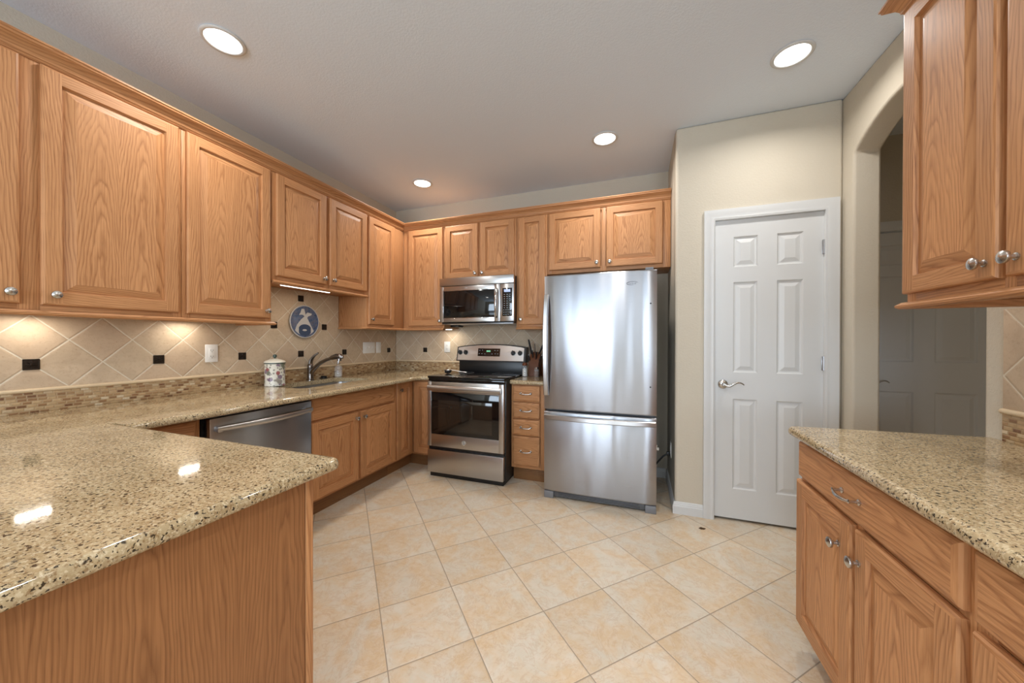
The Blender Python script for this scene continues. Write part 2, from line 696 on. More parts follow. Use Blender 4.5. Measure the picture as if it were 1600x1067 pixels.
def poly_offset(pts, dist):
    """inward offset of a CCW polygon with one distance per edge (edge i: pts[i] -> pts[i+1])"""
    n = len(pts)
    out = []
    for i in range(n):
        p0, p1, p2 = Vector(pts[i - 1]), Vector(pts[i]), Vector(pts[(i + 1) % n])
        d0, d1 = (p1 - p0).normalized(), (p2 - p1).normalized()
        n0, n1 = Vector((-d0.y, d0.x)), Vector((-d1.y, d1.x))
        a, b = dist[i - 1], dist[i]
        cr = d0.x * d1.y - d0.y * d1.x
        if abs(cr) < .02:
            out.append(tuple(p1 + (n0 + n1).normalized() * max(a, b)))
        else:
            q0, q1 = p1 + n0 * a, p1 + n1 * b
            t = ((q1 - q0).x * d1.y - (q1 - q0).y * d1.x) / cr
            out.append(tuple(q0 + d0 * t))
    return out


def round_poly(pts, rad, seg=6, wts=None):
    """round corners with radius rad[i]; returns points, edge weights"""
    n = len(pts)
    wts = wts or [1.0] * n
    P, W = [], []
    for i in range(n):
        p0, p1, p2 = Vector(pts[i - 1]), Vector(pts[i]), Vector(pts[(i + 1) % n])
        r = rad[i]
        if r <= 0:
            P.append(tuple(p1)); W.append(wts[i])
            continue
        d0, d1 = (p1 - p0).normalized(), (p2 - p1).normalized()
        a, b = p1 - d0 * r, p1 + d1 * r
        for k in range(seg + 1):
            t = k / seg
            q = (1 - t) ** 2 * a + 2 * t * (1 - t) * p1 + t * t * b
            P.append(tuple(q)); W.append(1.0 if k < seg else wts[i])
    return P, W


def slab(mb, pts, wts, z0, z1, hole=None, prof=None):
    prof = prof or [(.010, 0.0), (.003, .004), (0.0, .011), (0.0, .020), (.0035, .029), (.011, .0345), (.018, .035)]
    T = z1 - z0
    rings = []
    for ins, h in prof:
        q = poly_offset(pts, [ins * w for w in wts])
        rings.append([(p[0], p[1], z0 + h * T / .035) for p in q])
    mb.grid(rings, True, False, False, True)
    bm = bmesh.new()
    top = [bm.verts.new(p) for p in rings[-1]]
    eds = [bm.edges.new((top[i], top[(i + 1) % len(top)])) for i in range(len(top))]
    if hole:
        hv = [bm.verts.new((p[0], p[1], z1)) for p in hole]
        eds += [bm.edges.new((hv[i], hv[(i + 1) % len(hv)])) for i in range(len(hv))]
    bmesh.ops.triangle_fill(bm, edges=eds, use_beauty=True, normal=(0, 0, 1))
    for f in bm.faces:
        if f.normal.z < 0:
            f.normal_flip()
    mb.add_bm(bm, 1, smooth=False)
    bm = bmesh.new()
    bot = [bm.verts.new(p) for p in rings[0]]
    eds = [bm.edges.new((bot[i], bot[(i + 1) % len(bot)])) for i in range(len(bot))]
    if hole:
        hv = [bm.verts.new((p[0], p[1], z0)) for p in hole]
        eds += [bm.edges.new((hv[i], hv[(i + 1) % len(hv)])) for i in range(len(hv))]
        mb.grid([[(p[0], p[1], z1) for p in hole], [(p[0], p[1], z0) for p in hole]], True, False, False, False)
    bmesh.ops.triangle_fill(bm, edges=eds, use_beauty=True, normal=(0, 0, -1))
    mb.add_bm(bm, 1, smooth=False)


def sweep(mb, path, prof, sd=None):
    """prof (d outward to the right of the path, z) closed polygon swept along a 2D path with mitres"""
    n = len(path)
    rings = []
    L = [0.0]
    for i in range(1, n):
        L.append(L[-1] + (Vector(path[i]) - Vector(path[i - 1])).length)
    for i in range(n):
        p = Vector(path[i])
        dirs = []
        if i > 0: dirs.append((p - Vector(path[i - 1])).normalized())
        if i < n - 1: dirs.append((Vector(path[i + 1]) - p).normalized())
        nr = [Vector((d.y, -d.x)) for d in dirs]
        m = nr[0] if len(nr) == 1 else (nr[0] + nr[1]) / (1 + nr[0].dot(nr[1]))
        rings.append([(p.x + m.x * d, p.y + m.y * d, z) for d, z in prof])
    k = len(prof)
    for i in range(n - 1):
        sd = seed()
        for j in range(k):
            q = [rings[i][j], rings[i + 1][j], rings[i + 1][(j + 1) % k], rings[i][(j + 1) % k]]
            w = j * .011
            mb.face(q[::-1], [(sd[0] + w + .011, L[i] + sd[1]), (sd[0] + w + .011, L[i + 1] + sd[1]), (sd[0] + w, L[i + 1] + sd[1]), (sd[0] + w, L[i] + sd[1])], sd[2])
    mb.face(rings[0], None, .9)
    mb.face(rings[-1][::-1], None, .9)


# ------------------------------------------------------------------ cabinet pieces
def shaped_door(mb, u0, u1, v0, v1, w, t=.021, st=.056):
    hz = [seed(), seed()]
    vt = [seed(), seed()]
    R = lambda i: (u0 + i, u1 - i, v0 + i, v1 - i)
    mb.ring4(R(0), R(0), w, w + t - .007, hz, vt)
    mb.ring4(R(0), R(.003), w + t - .007, w + t - .002, hz, vt)
    mb.ring4(R(.003), R(.009), w + t - .002, w + t, hz, vt)
    a, b = .009, st
    f = w + t
    # stiles run through, rails butt between them
    for k, (x0, x1) in enumerate(((u0 + a, u0 + b), (u1 - b, u1 - a))):
        sd = vt[1 - k]
        mb.face([(x0, v0 + a, f), (x1, v0 + a, f), (x1, v1 - a, f), (x0, v1 - a, f)],
                [(sd[0], v0 + sd[1]), (sd[0] + x1 - x0, v0 + sd[1]), (sd[0] + x1 - x0, v1 + sd[1]), (sd[0], v1 + sd[1])], sd[2])
    for k, (y0, y1) in enumerate(((v0 + a, v0 + b), (v1 - b, v1 - a))):
        sd = hz[k]
        mb.face([(u0 + b, y0, f), (u1 - b, y0, f), (u1 - b, y1, f), (u0 + b, y1, f)],
                [(sd[0], u0 + sd[1]), (sd[0], u1 + sd[1]), (sd[0] + y1 - y0, u1 + sd[1]), (sd[0] + y1 - y0, u0 + sd[1])], sd[2])
    g = f - .012
    mb.ring4(R(b), R(b + .004), f, g, hz, vt)
    pv = [seed(True), seed(True)]
    mb.ring4(R(b + .004), R(b + .007), g, g, hz, vt)
    rb = min(.034, .28 * (u1 - u0 - 2 * b), .28 * (v1 - v0 - 2 * b))
    mb.ring4(R(b + .007), R(b + .007 + rb), g, f - .0015, [pv[0], pv[1]], [pv[0], pv[1]])
    i = b + .007 + rb
    nst = max(1, round((u1 - u0 - 2 * i) / .13))
    W = (u1 - u0 - 2 * i) / nst
    tone = rnd.uniform(.97, 1.08)
    for k in range(nst):
        sd = seed(True)
        x0, x1 = u0 + i + k * W, u0 + i + (k + 1) * W
        c = (x0 + x1) / 2
        tn = tone * rnd.uniform(.97, 1.03)
        mb.face([(x0, v0 + i, f - .0015), (x1, v0 + i, f - .0015), (x1, v1 - i, f - .0015), (x0, v1 - i, f - .0015)],
                [(x0 - c + sd[0], v0 + sd[1]), (x1 - c + sd[0], v0 + sd[1]), (x1 - c + sd[0], v1 + sd[1]), (x0 - c + sd[0], v1 + sd[1])], tn)


def shaped_drawer(mb, u0, u1, v0, v1, w, t=.021):
    sd = (rnd.uniform(-.02, .02), rnd.uniform(0, 30), rnd.uniform(.93, 1.05))
    R = lambda i: (u0 + i, u1 - i, v0 + i, v1 - i)
    s2 = [sd, sd]
    mb.ring4(R(0), R(0), w, w + t - .009, s2, s2)
    mb.ring4(R(0), R(.004), w + t - .009, w + t - .004, s2, s2)
    mb.ring4(R(.004), R(.016), w + t - .004, w + t, s2, s2)
    a = .016
    c = (v0 + v1) / 2
    f = w + t
    mb.face([(u0 + a, v0 + a, f), (u1 - a, v0 + a, f), (u1 - a, v1 - a, f), (u0 + a, v1 - a, f)],
            [(v0 + a - c + sd[0], u0 + sd[1]), (v0 + a - c + sd[0], u1 + sd[1]), (v1 - a - c + sd[0], u1 + sd[1]), (v1 - a - c + sd[0], u0 + sd[1])], sd[2])


KNOB = [(.0095, 0), (.0095, .003), (.006, .005), (.0055, .014), (.009, .017), (.0155, .0195), (.0168, .023), (.0155, .027), (.009, .0305), (0.0001, .0318)]


def add_knob(fn, u, v, w, parent):
    k = MB(fn)
    k.lathe(KNOB, (u, v, w), 2, 20)
    return k.build('knob', 'nickel', parent)


def add_pull(fn, u, v, w, parent, half=.045):
    k = MB(fn)
    for s in (-1, 1):
        k.lathe([(.009, 0), (.009, .003), (.005, .006), (.0045, .02), (.006, .026), (.0001, .028)], (u + s * half, v, w), 2, 14)
    pts, rad = [], []
    for i in range(15):
        t = -1 + 2 * i / 14
        pts.append((u + t * (half + .004), v - .004 * (1 - t * t), w + .022 + .010 * (1 - t * t)))
        rad.append(.0032 + .0022 * (1 - t * t))
    k.tube(pts, rad, 10)
    return k.build('handle', 'nickel', parent)


def door_part(fn, root, u0, u1, v0, v1, w, knob=None):
    d = MB(fn)
    shaped_door(d, u0, u1, v0, v1, w)
    o = d.build('door', 'oak', root)
    if knob:
        add_knob(fn, knob[0], knob[1], w + .021, o)
    return o


def drawer_part(fn, root, u0, u1, v0, v1, w, pull=True, name='drawer'):
    d = MB(fn)
    shaped_drawer(d, u0, u1, v0, v1, w)
    o = d.build(name, 'oak', root)
    if pull:
        add_pull(fn, (u0 + u1) / 2, (v0 + v1) / 2 + .002, w + .021, o)
    return o


def body(fn, root, u0, u1, v0, v1, wb, wf, stiles=(), rails=(), mat='oak', top=None):
    """carcass from wall plane wb to face-frame front wf, with a face frame of boards"""
    b = MB(fn)
    b.box(u0, u1, v0, top or v1, wb, wf - .019, 1, .001)
    if top:
        b.box(u0, u0 + .018, top, v1, wb, wf - .019, 1, .001); b.box(u1 - .018, u1, top, v1, wb, wf - .019, 1, .001)
    us = []
    for a, c in sorted([(u0, u0 + .04), (u1 - .04, u1)] + list(stiles)):
        if us and a <= us[-1][1] + .002:
            us[-1] = (us[-1][0], max(c, us[-1][1]))
        else:
            us.append((a, c))
    for a, c in us:
        b.box(a, c, v0, v1, wf - .019, wf, 1, .0008)
    for a, c in [(v0, v0 + .045), (v1 - .05, v1)] + list(rails):
        for i in range(len(us) - 1):
            b.box(us[i][1], us[i + 1][0], a, c, wf - .019, wf - .0003, 0, .0005)
    # back of the opening
    return b.build('body', mat, root)


# ------------------------------------------------------------------ setting: floor, walls, ceiling
LW, BW = -2.70, 3.44            # left wall x, back wall y
YR, XR = -4.6, 3.45             # rear wall of the open room, far right wall of it
f = MB(); f.box(LW - .1, XR + .1, YR - .1, BW + .1, -.08, 0, 1, 0)
structure(f.build('floor', 'floor'))
f = MB(); f.box(LW - .1, XR + .1, YR - .1, BW + .1, CEIL, CEIL + .08, 1, 0)
structure(f.build('ceiling', 'ceiling'))
f = MB(); f.box(LW - .12, LW, YR - .1, BW + .1, 0, CEIL, 1, 0)
structure(f.build('wall_left', 'wall'))
f = MB(); f.box(LW - .1, 1.205, BW, BW + .12, 0, CEIL, 1, 0)
structure(f.build('wall_back', 'wall'))

PY = 2.763                      # pantry wall plane
AX = .253                       # alcove side wall plane


def prism(poly, fn, h0, h1):
    """polygon (a,b) extruded between h0 and h1; fn(a,b,h) -> world"""
    m = MB()
    bm = bmesh.new()
    lo = [bm.verts.new(fn(a, b, h0)) for a, b in poly]
    hi = [bm.verts.new(fn(a, b, h1)) for a, b in poly]
    n = len(poly)
    bm.faces.new(lo[::-1]); bm.faces.new(hi)
    for i in range(n):
        bm.faces.new((lo[i], lo[(i + 1) % n], hi[(i + 1) % n], hi[i]))
    bmesh.ops.recalc_face_normals(bm, faces=list(bm.faces))
    m.add_bm(bm, 1, smooth=False)
    return m


# pantry front wall with the door opening, and alcove side wall in one L
DX0, DX1, DZ1 = .497, 1.119, 2.072
p = prism([(AX, 0), (DX0, 0), (DX0, DZ1), (DX1, DZ1), (DX1, 0), (1.205, 0), (1.205, CEIL), (AX, CEIL)], lambda a, b, h: (a, h, b), PY, PY + .115)
structure(p.build('wall_pantry', 'wall', None, .016))
f = MB(); f.box(AX, AX + .11, PY + .08, BW, 0, CEIL, 1, 0)
structure(f.build('wall_alcove', 'wall'))
# pantry interior back (seen only under the door gap)
f = MB(); f.box(AX + .1, 1.3, BW - .05, BW, 0, CEIL, 1, 0)
structure(f.build('wall_closet', 'wall'))

# right wall with the arched opening
AY0, AY1, AZ = 1.81, 2.652, 2.36
yc, hs, rise = (AY0 + AY1) / 2, (AY1 - AY0) / 2, .118
Rr = (hs * hs + rise * rise) / (2 * rise)
arc = []
for k in range(25):
    y = AY0 + (AY1 - AY0) * k / 24
    arc.append((y, AZ + rise - Rr + sqrt(Rr * Rr - (y - yc) ** 2)))
poly = [(-1.0, 0), (AY0, 0)] + arc + [(AY1, 0), (PY + .115, 0), (PY + .115, CEIL), (-1.0, CEIL)]
p = prism(poly, lambda a, b, h: (h, a, b), 1.205, 1.335)
structure(p.build('wall_right', 'wall', None, .014))
# hall beyond the arch
HY = 3.385
f = MB(); f.box(1.32, 1.56 - .075, HY, HY + .1, 0, CEIL, 1, 0); f.box(2.36 + .075, 2.75, HY, HY + .1, 0, CEIL, 1, 0); f.box(1.485, 2.435, HY, HY + .1, 2.115, CEIL, 1, 0)
structure(f.build('wall_hall_far', 'wall'))
f = MB(); f.box(2.65, 2.75, .4, HY + .1, 0, CEIL, 1, 0)
structure(f.build('wall_hall_right', 'wall'))
f = MB(); f.box(1.335, 2.75, .4, .5, 0, CEIL, 1, 0)
structure(f.build('wall_hall_near', 'wall'))
f = MB(); f.box(1.205, 1.335, PY + .11, HY + .1, 0, CEIL, 1, 0)
structure(f.build('wall_hall_left', 'wall'))
# open living area behind the camera: rear wall with openings, side walls
f = MB()
WINS = [(-2.2, -.5, .05, 2.2), (.6, 2.5, .8, 2.2)]
xs = [LW - .1, -2.2, -.5, .6, 2.5, XR + .1]
f.box(xs[0], xs[1], YR - .1, YR, 0, CEIL, 1, 0); f.box(xs[2], xs[3], YR - .1, YR, 0, CEIL, 1, 0); f.box(xs[4], xs[5], YR - .1, YR, 0, CEIL, 1, 0)
f.box(-2.2, -.5, YR - .1, YR, 2.2, CEIL, 1, 0); f.box(-2.2, -.5, YR - .1, YR, 0, .05, 1, 0)
f.box(.6, 2.5, YR - .1, YR, 2.2, CEIL, 1, 0); f.box(.6, 2.5, YR - .1, YR, 0, .8, 1, 0)
structure(f.build('wall_rear', 'wall'))
f = MB(); f.box(XR, XR + .1, YR, -3.5, 0, CEIL, 1, 0); f.box(XR, XR + .1, -1.7, -.9, 0, CEIL, 1, 0)
f.box(XR, XR + .1, -3.5, -1.7, 2.2, CEIL, 1, 0); f.box(XR, XR + .1, -3.5, -1.7, 0, .8, 1, 0)
structure(f.build('wall_living_right', 'wall'))
f = MB(); f.box(1.205, XR + .1, -1.1, -1.0, 0, CEIL, 1, 0)
structure(f.build('wall_living_return', 'wall'))


def window_frame(name, fn, u0, u1, v0, v1, w):
    m = MB(fn)
    for a in (u0, (u0 + u1) / 2 - .02, u1 - .04):
        m.box(a, a + .04, v0, v1, w - .03, w + .03)
    m.box(u0 + .04, u1 - .04, v0, v0 + .05, w - .028, w + .028); m.box(u0 + .04, u1 - .04, v1 - .05, v1, w - .028, w + .028)
    structure(m.build(name, 'white'))


window_frame('window_1', MF, .5, 2.2, .05, 2.2, YR - .05)
window_frame('window_2', MF, -2.5, -.6, .8, 2.2, YR - .05)
window_frame('window_3', MR, 1.7, 3.5, .8, 2.2, -XR - .05)

# baseboards
def base_profile(m, path):
    sweep(m, path, [(0, 0), (.014, 0), (.014, .055), (.011, .062), (.011, .068), (.008, .074), (.008, .08), (.003, .086), (0, .086)])


m = MB(); base_profile(m, [(AX, BW), (AX, PY), (.433, PY)][::1])
m2 = MB()
# alcove wall faces -x, pantry wall faces -y: walking -y then +x keeps the room on the right
structure(m.build('baseboard_pantry', 'white'))
base_profile(m2, [(-.75, BW), (AX - .014, BW)])
structure(m2.build('baseboard_back', 'white'))
m3 = MB(); base_profile(m3, [(1.181, PY), (1.205, PY), (1.205, AY1 + .001)])
structure(m3.build('baseboard_right', 'white'))


# ------------------------------------------------------------------ doors
def six_panel(m, u0, u1, v0, v1, w, cols, rows, t=.035):
    """door slab front at w facing +w, with moulded panels"""
    xs = [u0] + [c for p in cols for c in p] + [u1]
    ys = [v0] + [c for p in rows for c in p] + [v1]
    for i in range(len(xs) - 1):
        for j in range(len(ys) - 1):
            if i % 2 == 1 and j % 2 == 1:
                R = lambda k: (xs[i] + k, xs[i + 1] - k, ys[j] + k, ys[j + 1] - k)
                z = [(0, 0, 1)] * 2
                m.ring4(R(0), R(.008), w, w - .009, z, z)
                m.ring4(R(.008), R(.016), w - .009, w - .010, z, z)
                m.ring4(R(.016), R(.042), w - .010, w - .002, z, z)
                r = R(.042)
                m.face([(r[0], r[2], w - .002), (r[1], r[2], w - .002), (r[1], r[3], w - .002), (r[0], r[3], w - .002)])
            else:
                m.face([(xs[i], ys[j], w), (xs[i + 1], ys[j], w), (xs[i + 1], ys[j + 1], w), (xs[i], ys[j + 1], w)])
    z = [(0, 0, 1)] * 2
    m.ring4((u0, u1, v0, v1), (u0, u1, v0, v1), w - t, w, z, z)
    m.face([(u0, v0, w - t), (u0, v1, w - t), (u1, v1, w - t), (u1, v0, w - t)])


def casing(m, u0, u1, v1, w, wd=.068):
    """door casing around the opening u0..u1, head at v1"""
    pr = [(0, 0), (0, .012), (.010, .017), (.018, .013), (.030, .015), (.045, .019), (.058, .020), (wd, .020), (wd, 0)]
    path = [(u0, 0, (-1, 0)), (u0, v1, (-1, 1)), (u1, v1, (1, 1)), (u1, 0, (1, 0))]
    rings = [[(x + n[0] * d, y + n[1] * d, w + h) for d, h in pr] for x, y, n in path]
    m.grid(rings, False, False, False, False)


def lever(fn, u, v, w, parent, direction=1, mat='nickel'):
    k = MB(fn)
    k.lathe([(.031, 0), (.031, .006), (.026, .012), (.012, .016), (.011, .040), (.0105, .046)], (u, v, w), 2, 24)
    pts, rad = [], []
    for i in range(16):
        t = i / 15
        pts.append((u + direction * (.0 + .115 * t), v + .004 - .018 * sin(pi * t * 1.15) * (1 - t) * 1.2 + .020 * sin(pi * (t - .25) / .75) * (t > .25), w + .048 + .008 * sin(pi * t)))
        rad.append(.010 - .0062 * t)
    k.tube(pts, rad, 10, (1.0, .8))
    return k.build('handle', mat, parent)


d1 = MB(MK)
fw = -(PY + .012)
COLS = [(.615, .757), (.865, 1.008)]
ROWS = [(.222, .840), (1.022, 1.640), (1.743, 1.950)]
six_panel(d1, .502, 1.114, .018, 2.067, fw, COLS, ROWS)
dm = structure(d1.build('door_1', 'white'))
dm['label'] = 'white six-panel pantry door with lever handle beside the refrigerator'
dm['category'] = 'door'
c = MB(MK); casing(c, .501, 1.115, 2.070, -PY)
c.box(.4975, .5015, 0, 2.07, -(PY + .10), -PY + .012); c.box(1.1145, 1.1185, 0, 2.07, -(PY + .10), -PY + .012); c.box(.5015, 1.1145, 2.068, 2.0715, -(PY + .10), -PY + .012)
c.build('casing', 'white', dm)
lever(MK, .555, .938, fw, dm)
for hz in (1.838, 1.095, .30):
    k = MB(MK)
    k.lathe([(.0075, -.045), (.0075, .045)], (1.1135, hz, fw + .006), 1, 10)
    k.box(1.104, 1.122, hz - .044, hz + .044, fw + .001, fw + .004)
    k.build('hinge', 'steel_dark', dm)

d2 = MB(MK)
fh = -(HY + .02)
six_panel(d2, 1.56, 2.36, .012, 2.045, fh, [(1.675, 1.90), (2.015, 2.24)], [(.20, .865), (1.085, 1.72), (1.80, 1.95)])
dh = structure(d2.build('door_2', 'white'))
dh['label'] = 'white six-panel door in the dim hall beyond the arch'
dh['category'] = 'door'
c = MB(MK); casing(c, 1.556, 2.364, 2.05, -HY)
c.box(1.485, 1.557, 0, 2.115, -(HY + .09), -HY - .001); c.box(2.363, 2.435, 0, 2.115, -(HY + .09), -HY - .001); c.box(1.557, 2.363, 2.049, 2.115, -(HY + .09), -HY - .001)
c.build('casing', 'white', dh)
lever(MK, 1.625, .928, fh, dh, 1, 'steel_dark')

# ------------------------------------------------------------------ upper cabinets
UB, UT = 1.362, 2.425      # underside and top of the tall uppers
UF = -2.36                 # left face-frame plane (x)
UK = 3.13                  # back face-frame plane (y)
WB = LW + .003
G_UP = None

t = thing('upper_cabinet', 'tall double-door oak wall cabinet at far left above the mosaic backsplash', 'cabinet', (LW, .66, UB))
body(ML, t, .15, 1.194, UB, UT, WB, UF, [(.655, .712)])
door_part(ML, t, .18, .657, 1.384, 2.388, UF, (.628, 1.428))
door_part(ML, t, .711, 1.178, 1.384, 2.388, UF, (.744, 1.428))
t = thing('upper_cabinet', 'tall single-door oak wall cabinet just left of the short sink cabinet', 'cabinet', (LW, 1.445, UB))
body(ML, t, 1.196, 1.694, UB, UT, WB, UF)
door_part(ML, t, 1.213, 1.680, 1.384, 2.388, UF, (1.650, 1.432))
t = thing('upper_cabinet', 'short double-door oak wall cabinet raised above the sink', 'cabinet', (LW, 2.14, 1.652))
body(ML, t, 1.696, 2.588, 1.652, UT, WB, UF, [(2.128, 2.174)])
door_part(ML, t, 1.722, 2.134, 1.681, 2.388, UF, (2.106, 1.722))
door_part(ML, t, 2.167, 2.578, 1.681, 2.388, UF, (2.196, 1.722))
t = thing('upper_cabinet', 'narrow oak wall cabinet with exposed side panel, right of the sink', 'cabinet', (LW, 2.86, UB))
body(ML, t, 2.590, UK, UB, UT, WB, UF, [(2.955, 3.10)])
door_part(ML, t, 2.604, 2.962, 1.384, 2.388, UF, (2.634, 1.432))

KB = -(BW - .003)
KF = -UK
t = thing('upper_cabinet', 'single-door oak wall cabinet in the corner left of the microwave', 'cabinet', (-2.1, BW, UB))
body(MK, t, UF + .0015, -1.860, UB, UT, KB, KF, [(UF + .03, -2.275)])
door_part(MK, t, -2.287, -1.872, 1.384, 2.388, KF, (-1.898, 1.432))
t = thing('upper_cabinet', 'short double-door oak wall cabinet directly above the microwave', 'cabinet', (-1.475, BW, 1.845))
body(MK, t, -1.858, -1.082, 1.845, UT, KB, KF, [(-1.485, -1.447)])
door_part(MK, t, -1.842, -1.478, 1.856, 2.388, KF, (-1.504, 1.894))
door_part(MK, t, -1.452, -1.100, 1.856, 2.388, KF, (-1.428, 1.894))
t = thing('upper_cabinet', 'narrowest oak wall cabinet, between the microwave and the refrigerator', 'cabinet', (-.93, BW, UB))
body(MK, t, -1.080, -.786, UB, UT, KB, KF)
door_part(MK, t, -1.056, -.800, 1.384, 2.388, KF, (-1.03, 1.432))
t = thing('upper_cabinet', 'wide short double-door oak wall cabinet above the refrigerator', 'cabinet', (-.27, BW, 1.842))
body(MK, t, -.784, .249, 1.842, UT, KB, KF, [(-.30, -.265), (.19, .249)])
door_part(MK, t, -.764, -.309, 1.872, 2.388, KF, (-.338, 1.912))
door_part(MK, t, -.258, .189, 1.872, 2.388, KF, (-.230, 1.912))

RF = -.885                 # right face-frame plane (w = -x)
RWB = -1.202
t = thing('upper_cabinet', 'tall double-door oak wall cabinet on the right wall over the right counter', 'cabinet', (1.202, 1.25, 1.375))
body(MR, t, -1.618, -.885, 1.375, 2.41, RWB, RF, [(-1.272, -1.243)])
door_part(MR, t, -1.612, -1.269, 1.402, 2.375, RF, (-1.298, 1.446))
door_part(MR, t, -1.246, -.900, 1.402, 2.375, RF, (-1.214, 1.446))

# crown mouldings and light rails
def crown(m, path, z):
    sweep(m, path, [(.0006, z), (.004, z), (.008, z + .004), (.012, z + .012), (.015, z + .013), (.017, z + .022), (.026, z + .036),
                    (.042, z + .048), (.050, z + .052), (.052, z + .060), (.056, z + .062), (.056, z + .070), (.0006, z + .070)])


def rail(m, path, z):
    sweep(m, path, [(-.03, z), (.014, z), (.021, z + .005), (.022, z + .012), (.016, z + .017), (.010, z + .022), (-.03, z + .022)])


m = MB(); crown(m, [(UF, .1), (UF, UK), (AX - .003, UK)], 2.393)
tag(m.build('crown_moulding', 'oak'), 'long oak crown moulding along the tops of the left and back wall cabinets', 'moulding')
m = MB(); crown(m, [(1.2, 1.618), (.885, 1.618), (.885, .885)], 2.379)
tag(m.build('crown_moulding', 'oak'), 'oak crown moulding on top of the right wall cabinet', 'moulding')
m = MB(); rail(m, [(UF, .15), (UF, 1.697), (LW + .0205, 1.697)], 1.339)
tag(m.build('light_rail', 'oak'), 'oak light rail under the tall cabinets at far left', 'moulding')
m = MB(); rail(m, [(UF, 1.699), (UF, 2.587)], 1.629)
tag(m.build('light_rail', 'oak'), 'oak light rail under the short cabinet above the sink', 'moulding')
m = MB(); rail(m, [(LW + .0205, 2.588), (UF, 2.588), (UF, UK), (-1.861, UK)], 1.339)
tag(m.build('light_rail', 'oak'), 'oak light rail turning the corner under the cabinets left of the microwave', 'moulding')
m = MB(); rail(m, [(-1.079, UK), (-.787, UK)], 1.339)
tag(m.build('light_rail', 'oak'), 'short oak light rail under the narrow cabinet beside the refrigerator', 'moulding')
m = MB(); rail(m, [(1.18, 1.620), (.885, 1.620), (.885, .885)], 1.352)
tag(m.build('light_rail', 'oak'), 'oak light rail under the right wall cabinet', 'moulding')

# ------------------------------------------------------------------ base cabinets
CT = .892                  # counter top
CB = .857                  # counter underside = carcass top
BB = .125                  # carcass bottom
LF = -2.081                # left base face frame (x)
KBF = -2.901               # back base face frame (w = -y)
RBF = -.625                # right base face frame (w = -x)


def toe(fn, root, u0, u1, wb, wf):
    m = MB(fn)
    m.box(u0, u1, 0, BB, wb, wf, 0, .001)
    return m.build('toe_kick', 'oak_toe', root)


t = thing('base_cabinet', 'narrow oak drawer cabinet in the corner between peninsula and dishwasher', 'cabinet', (LF, .97, 0))
body(ML, t, .822, 1.128, BB, CB, WB, LF, [], [(.672, .690)])
drawer_part(ML, t, .835, 1.110, .690, .838, LF, False)
door_part(ML, t, .835, 1.110, .142, .672, LF)
toe(ML, t, .822, 1.128, WB, LF - .075)
t = thing('base_cabinet', 'oak sink base cabinet with false drawer front and two doors', 'cabinet', (LF, 2.19, 0))
body(ML, t, 1.744, 2.632, BB, CB, WB, LF, [(2.165, 2.212)], [(.668, .692)], 'oak', .690)
drawer_part(ML, t, 1.757, 2.618, .689, .838, LF, False, 'drawer_front')
door_part(ML, t, 1.757, 2.178, .142, .674, LF, (2.152, .628))
door_part(ML, t, 2.204, 2.618, .142, .674, LF, (2.232, .628))
toe(ML, t, 1.744, 2.632, WB, LF - .075)

# corner base: two narrow doors meeting at the inside corner
t = thing('base_cabinet', 'oak corner base cabinet with two narrow doors left of the range', 'cabinet', (LF, 2.9, 0))
b = MB()
b.box(WB, LF, 2.634, 3.437, BB, CB, 2, .001)
b.box(LF + .0005, -1.808, 2.901, 3.437, BB, CB, 2, .001)
b.build('body', 'oak', t)
door_part(ML, t, 2.648, 2.878, .142, .842, LF, (2.690, .775))
door_part(MK, t, -2.055, -1.815, .142, .842, KBF)
k = MB(); k.box(WB, LF - .075, 2.634, 3.437, 0, BB, 1, .001); k.box(LF - .0745, -1.808, 2.976, 3.437, 0, BB, 0, .001)
k.build('toe_kick', 'oak_toe', t)

t = thing('base_cabinet', 'narrow four-drawer oak base cabinet between range and refrigerator', 'cabinet', (-.92, 2.9, 0))
body(MK, t, -1.046, -.742, BB, CB, KB, KBF, [], [(.698, .712), (.552, .566), (.405, .42)])
for a, c in ((.708, .846), (.562, .698), (.415, .552), (.150, .405)):
    drawer_part(MK, t, -1.030, -.785, a, c, KBF)
toe(MK, t, -1.046, -.742, KB, KBF - .06)

t = thing('base_cabinet', 'oak base cabinet with wide drawer over two doors under the right counter', 'cabinet', (.9, 1.33, 0))
body(MR, t, -1.724, -.949, BB - .02, CB, RWB, RBF, [(-1.345, -1.315)], [(.685, .702)])
drawer_part(MR, t, -1.709, -.961, .702, .838, RBF)
door_part(MR, t, -1.722, -1.341, .112, .684, RBF, (-1.400, .594))
door_part(MR, t, -1.318, -.963, .112, .684, RBF, (-1.292, .594))
toe(MR, t, -1.724, -.949, RWB, RBF - .075)
t = thing('base_cabinet', 'oak base cabinet at the right edge, nearest of the right counter cabinets', 'cabinet', (.9, .6, 0))
body(MR, t, -.947, -.20, BB - .02, CB, RWB, RBF, [(-.60, -.56)], [(.685, .702)])
drawer_part(MR, t, -.932, -.215, .702, .838, RBF)
door_part(MR, t, -.932, -.585, .112, .684, RBF, (-.615, .594))
door_part(MR, t, -.565, -.215, .112, .684, RBF, (-.535, .594))
toe(MR, t, -.947, -.20, RWB, RBF - .075)

